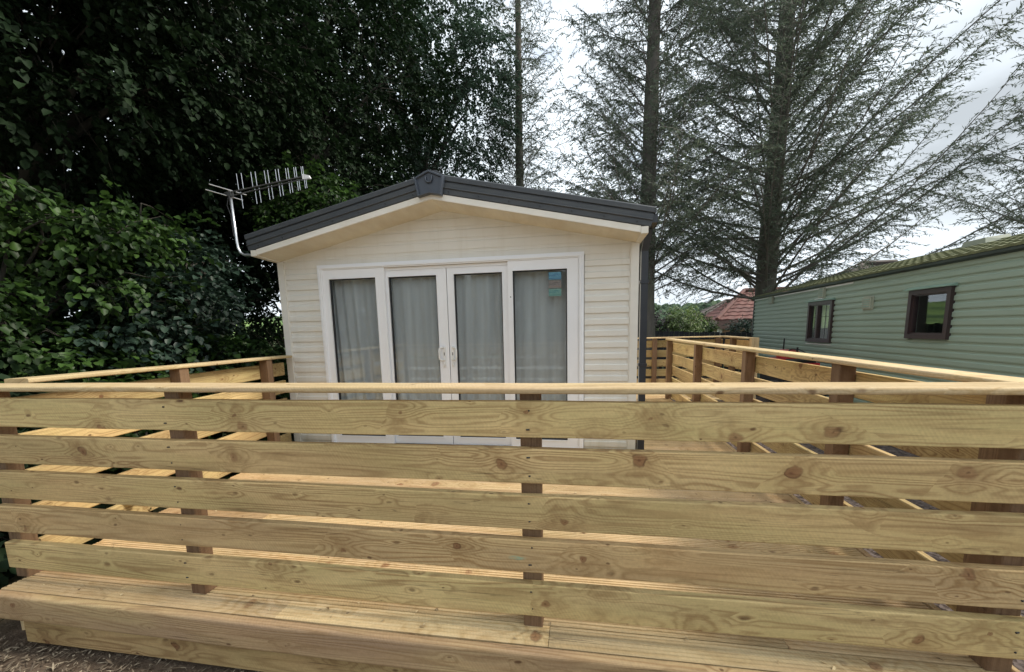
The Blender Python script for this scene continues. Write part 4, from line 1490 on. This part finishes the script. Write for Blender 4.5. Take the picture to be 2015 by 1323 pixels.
# big dark broadleaf trees on the left
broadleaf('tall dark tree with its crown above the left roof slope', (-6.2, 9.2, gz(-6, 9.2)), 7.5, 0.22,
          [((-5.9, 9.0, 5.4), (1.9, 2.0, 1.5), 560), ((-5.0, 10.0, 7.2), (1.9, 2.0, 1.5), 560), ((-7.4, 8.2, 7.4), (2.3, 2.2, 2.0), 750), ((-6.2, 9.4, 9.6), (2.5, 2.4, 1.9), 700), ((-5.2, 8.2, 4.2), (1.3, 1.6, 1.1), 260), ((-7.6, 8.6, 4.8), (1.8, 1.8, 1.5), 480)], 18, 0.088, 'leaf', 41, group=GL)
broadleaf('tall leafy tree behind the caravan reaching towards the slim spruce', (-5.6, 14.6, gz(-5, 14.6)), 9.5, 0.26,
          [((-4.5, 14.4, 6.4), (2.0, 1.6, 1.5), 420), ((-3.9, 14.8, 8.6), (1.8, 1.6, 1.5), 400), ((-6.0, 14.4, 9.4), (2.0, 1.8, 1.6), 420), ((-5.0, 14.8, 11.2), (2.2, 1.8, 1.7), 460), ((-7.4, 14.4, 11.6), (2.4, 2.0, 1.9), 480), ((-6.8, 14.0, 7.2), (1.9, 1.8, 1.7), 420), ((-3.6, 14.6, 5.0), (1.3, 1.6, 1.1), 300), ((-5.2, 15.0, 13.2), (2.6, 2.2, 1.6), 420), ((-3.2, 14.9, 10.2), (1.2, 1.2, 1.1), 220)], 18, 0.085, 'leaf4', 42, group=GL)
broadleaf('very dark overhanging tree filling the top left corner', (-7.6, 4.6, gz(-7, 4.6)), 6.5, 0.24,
          [((-6.4, 4.4, 4.6), (2.0, 2.0, 1.2), 760), ((-7.4, 4.6, 6.6), (2.7, 2.7, 1.9), 1000), ((-5.6, 5.8, 5.6), (1.7, 1.9, 1.3), 620), ((-8.2, 3.0, 5.0), (2.2, 2.0, 1.9), 700), ((-5.3, 3.6, 6.4), (1.9, 2.2, 1.3), 700), ((-7.4, 6.6, 4.4), (1.8, 1.6, 1.5), 520), ((-7.0, 1.6, 5.6), (2.6, 2.4, 1.8), 600), ((-6.4, -0.8, 5.4), (2.4, 2.2, 1.9), 450)], 18, 0.086, 'leaf', 43, group=GL)  # last two lobes added out of view to block sky light
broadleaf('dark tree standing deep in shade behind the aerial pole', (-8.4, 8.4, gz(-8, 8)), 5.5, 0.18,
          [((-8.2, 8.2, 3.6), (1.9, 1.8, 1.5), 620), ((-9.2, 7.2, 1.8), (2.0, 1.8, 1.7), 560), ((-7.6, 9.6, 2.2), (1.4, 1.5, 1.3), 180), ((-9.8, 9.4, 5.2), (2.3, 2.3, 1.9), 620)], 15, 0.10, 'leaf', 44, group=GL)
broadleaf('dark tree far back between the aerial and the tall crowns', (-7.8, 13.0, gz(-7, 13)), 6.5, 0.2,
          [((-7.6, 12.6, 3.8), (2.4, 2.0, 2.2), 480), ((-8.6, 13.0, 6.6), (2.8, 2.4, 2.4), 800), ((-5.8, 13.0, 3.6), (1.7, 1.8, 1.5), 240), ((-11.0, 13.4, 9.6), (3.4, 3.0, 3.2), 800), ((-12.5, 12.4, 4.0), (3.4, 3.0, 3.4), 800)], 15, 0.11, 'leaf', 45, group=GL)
# nearer shrubs over the left fence
rr = random.Random(77)
hz = []
for i in range(26):
    x_, y_ = rr.uniform(-6.6, -4.8), rr.uniform(2.2, 4.5)
    z_ = rr.uniform(0.95, 2.75) - 0.25 * max(0, y_ - 3.4) - 0.35 * max(0, x_ + 5.0)
    hz.append(((x_, y_, z_), (rr.uniform(0.35, 0.65), rr.uniform(0.35, 0.65), rr.uniform(0.10, 0.24)), rr.randint(28, 60)))
broadleaf('bright green hazel bush leaning in at the left edge', (-5.7, 3.2, gz(-5, 3)), 2.3, 0.06, hz, 14, 0.080, 'leaf2', 51, 0.36, 'leafy_shrub', 'shrub', GL, aspect=0.82, droop=0.55)
broadleaf('blue green leaved shrub drooping above the left handrail', (-5.3, 4.4, gz(-5, 4)), 2.0, 0.06,
          [((-4.9, 4.3, 1.85), (0.6, 0.5, 0.3), 110), ((-5.0, 3.8, 1.35), (0.7, 0.5, 0.3), 120), ((-5.6, 4.9, 2.3), (0.8, 0.7, 0.4), 140), ((-5.3, 4.6, 1.2), (0.6, 0.5, 0.3), 90)], 14, 0.082, 'leaf3', 52, 0.42, 'leafy_shrub', 'shrub', GL, aspect=0.75)
broadleaf('low green shrub just behind the left fence near the caravan', (-4.75, 4.4, gz(-5, 4)), 0.9, 0.05,
          [((-4.6, 4.2, 0.92), (0.75, 0.8, 0.42), 230), ((-4.7, 5.2, 0.80), (0.7, 0.8, 0.42), 200), ((-4.35, 3.3, 0.55), (0.5, 0.8, 0.45), 160), ((-4.5, 4.2, 0.3), (0.7, 1.3, 0.5), 240)], 14, 0.078, 'leaf2', 53, 0.36, 'leafy_shrub', 'shrub', GL, aspect=0.85)
broadleaf('dark shrub low at the far left under the overhanging tree', (-5.4, 2.2, gz(-5, 2)), 1.0, 0.05,
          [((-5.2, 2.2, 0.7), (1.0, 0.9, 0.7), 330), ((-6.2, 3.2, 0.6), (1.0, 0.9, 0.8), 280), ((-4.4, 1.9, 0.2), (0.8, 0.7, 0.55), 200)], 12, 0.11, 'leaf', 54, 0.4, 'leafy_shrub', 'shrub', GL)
broadleaf('lit leafy bough hanging beside the aerial', (-5.0, 7.2, gz(-5, 7)), 3.4, 0.07,
          [((-4.6, 6.9, 3.55), (0.85, 0.8, 0.55), 200), ((-4.15, 6.6, 3.3), (0.5, 0.5, 0.4), 90)], 14, 0.08, 'leaf2', 55, 0.4, 'leafy_shrub', 'shrub', GL, aspect=0.8)

broadleaf('dark undergrowth added to darken the gap beside the caravan side wall', (-5.4, 8.6, gz(-5, 8)), 1.0, 0.05,  # added dark foliage, stands in for the deep shade here
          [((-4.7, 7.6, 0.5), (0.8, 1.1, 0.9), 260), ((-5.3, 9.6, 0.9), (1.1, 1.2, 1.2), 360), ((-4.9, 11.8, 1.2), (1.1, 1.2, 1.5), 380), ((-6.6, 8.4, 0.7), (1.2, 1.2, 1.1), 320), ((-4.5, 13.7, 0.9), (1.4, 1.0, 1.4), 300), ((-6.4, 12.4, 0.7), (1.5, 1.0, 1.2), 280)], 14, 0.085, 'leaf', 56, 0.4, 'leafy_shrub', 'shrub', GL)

# small trees beyond the black fence
broadleaf('pale birch with yellow green leaves beyond the black fence', (4.9, 20.5, gz(5, 20)), 2.7, 0.05,
          [((4.9, 20.5, 1.5), (0.75, 0.75, 0.8), 260), ((4.75, 20.4, 0.6), (0.7, 0.7, 0.7), 200)], 12, 0.085, 'birchleaf', 61, 0.3, 'broadleaf_tree', 'tree', None, 'birchbark', droop=0.9)
broadleaf('small round bright green tree beside the birch', (5.75, 21.5, gz(5, 21)), 1.9, 0.06,
          [((5.75, 21.5, 1.25), (0.75, 0.75, 0.65), 260), ((5.9, 21.4, 0.5), (0.8, 0.7, 0.6), 220)], 12, 0.085, 'leaf2', 62, 0.3)
broadleaf('dull purple leaved tree beside the middle spruce trunk', (3.9, 21.0, gz(4, 21)), 2.2, 0.06,
          [((3.8, 21.0, 1.3), (0.75, 0.7, 0.75), 260), ((4.0, 20.9, 0.4), (0.8, 0.7, 0.7), 200)], 12, 0.085, 'purpleleaf', 63, 0.3)
broadleaf('dark bush in front of the brick house by the green caravan', (7.9, 22.0, gz(8, 22)), 1.5, 0.05,
          [((7.95, 22.0, 0.95), (0.55, 0.5, 0.65), 200)], 12, 0.09, 'leaf3', 64, 0.3, 'leafy_shrub', 'shrub')

# a few dead leaves, shavings and splinters on the deck
n_ = 260
cx, cy = RNG.uniform(-3.0, 1.5, n_), 1.56 + RNG.uniform(0, 1, n_) ** 1.6 * 2.5
pos = np.stack([cx, cy, RNG.uniform(0.001, 0.006, n_)], 1)
dv = RNG.normal(size=(n_, 3))
dv[:, 2] *= 0.12
M['shaving'] = leafmat('pine_shaving', (0.30, 0.20, 0.10), (0.62, 0.50, 0.30), (0.10, 0.06, 0.035), 0.0, 0.9, 0.1)
v, q = leaves6(pos, dv, np.tile([0, 0, 1.0], (n_, 1)) + RNG.normal(0, 0.3, (n_, 3)), RNG.uniform(0.006, 0.034, n_), RNG.uniform(0.003, 0.014, n_))
tag(np_mesh('shavings', v, q, 'shaving', None), 'pale wood shavings and dead leaf scraps scattered on the deck', 'debris', kind='stuff')

# foliage screen added out of view so the patio panes reflect dark leaves
n_ = 30000
hxx = RNG.uniform(-34, 26, n_)
hzz = RNG.uniform(0, 1, n_) ** 0.8 * (6.6 + 0.6 * np.sin(hxx * 0.9) + 0.4 * np.sin(hxx * 2.3))
hyy = -24 + RNG.normal(0, 0.9, n_)
pos = np.stack([hxx, hyy, hzz - 0.35], 1)
v, q = leaves6(pos, RNG.normal(size=(n_, 3)) + np.array([0, 0.3, -0.4]), RNG.normal(size=(n_, 3)) + np.array([0, 0.5, 0.6]), RNG.uniform(0.3, 0.6, n_), RNG.uniform(0.22, 0.4, n_))
tag(np_mesh('added_hedge', v, q, 'leaf', None), 'tall foliage screen added out of view to darken the patio glass reflections', 'added_hedge', kind='stuff')

# wood chips and straw on the earth by the skirt board
n_ = 6500
cx = RNG.uniform(-3.6, -1.2, n_)
cy = RNG.uniform(0.9, 1.56, n_)
pos = np.stack([cx, cy, np.array([gz(a, b) for a, b in zip(cx, cy)]) + RNG.uniform(0.0, 0.02, n_)], 1)
dv = RNG.normal(size=(n_, 3))
dv[:, 2] *= 0.25
v, q = slivers(pos, dv, np.tile([0, 0, 1.0], (n_, 1)) + RNG.normal(0, 0.2, (n_, 3)), RNG.uniform(0.01, 0.06, n_), RNG.uniform(0.003, 0.011, n_))
M['chips'] = leafmat('wood_chip', (0.10, 0.075, 0.055), (0.18, 0.14, 0.10), (0.42, 0.35, 0.25), 0.0, 0.9, 0.1)
tag(np_mesh('wood_chips', v, q, 'chips', None), 'wood chips and dry straw scattered on the earth', 'debris', kind='stuff')
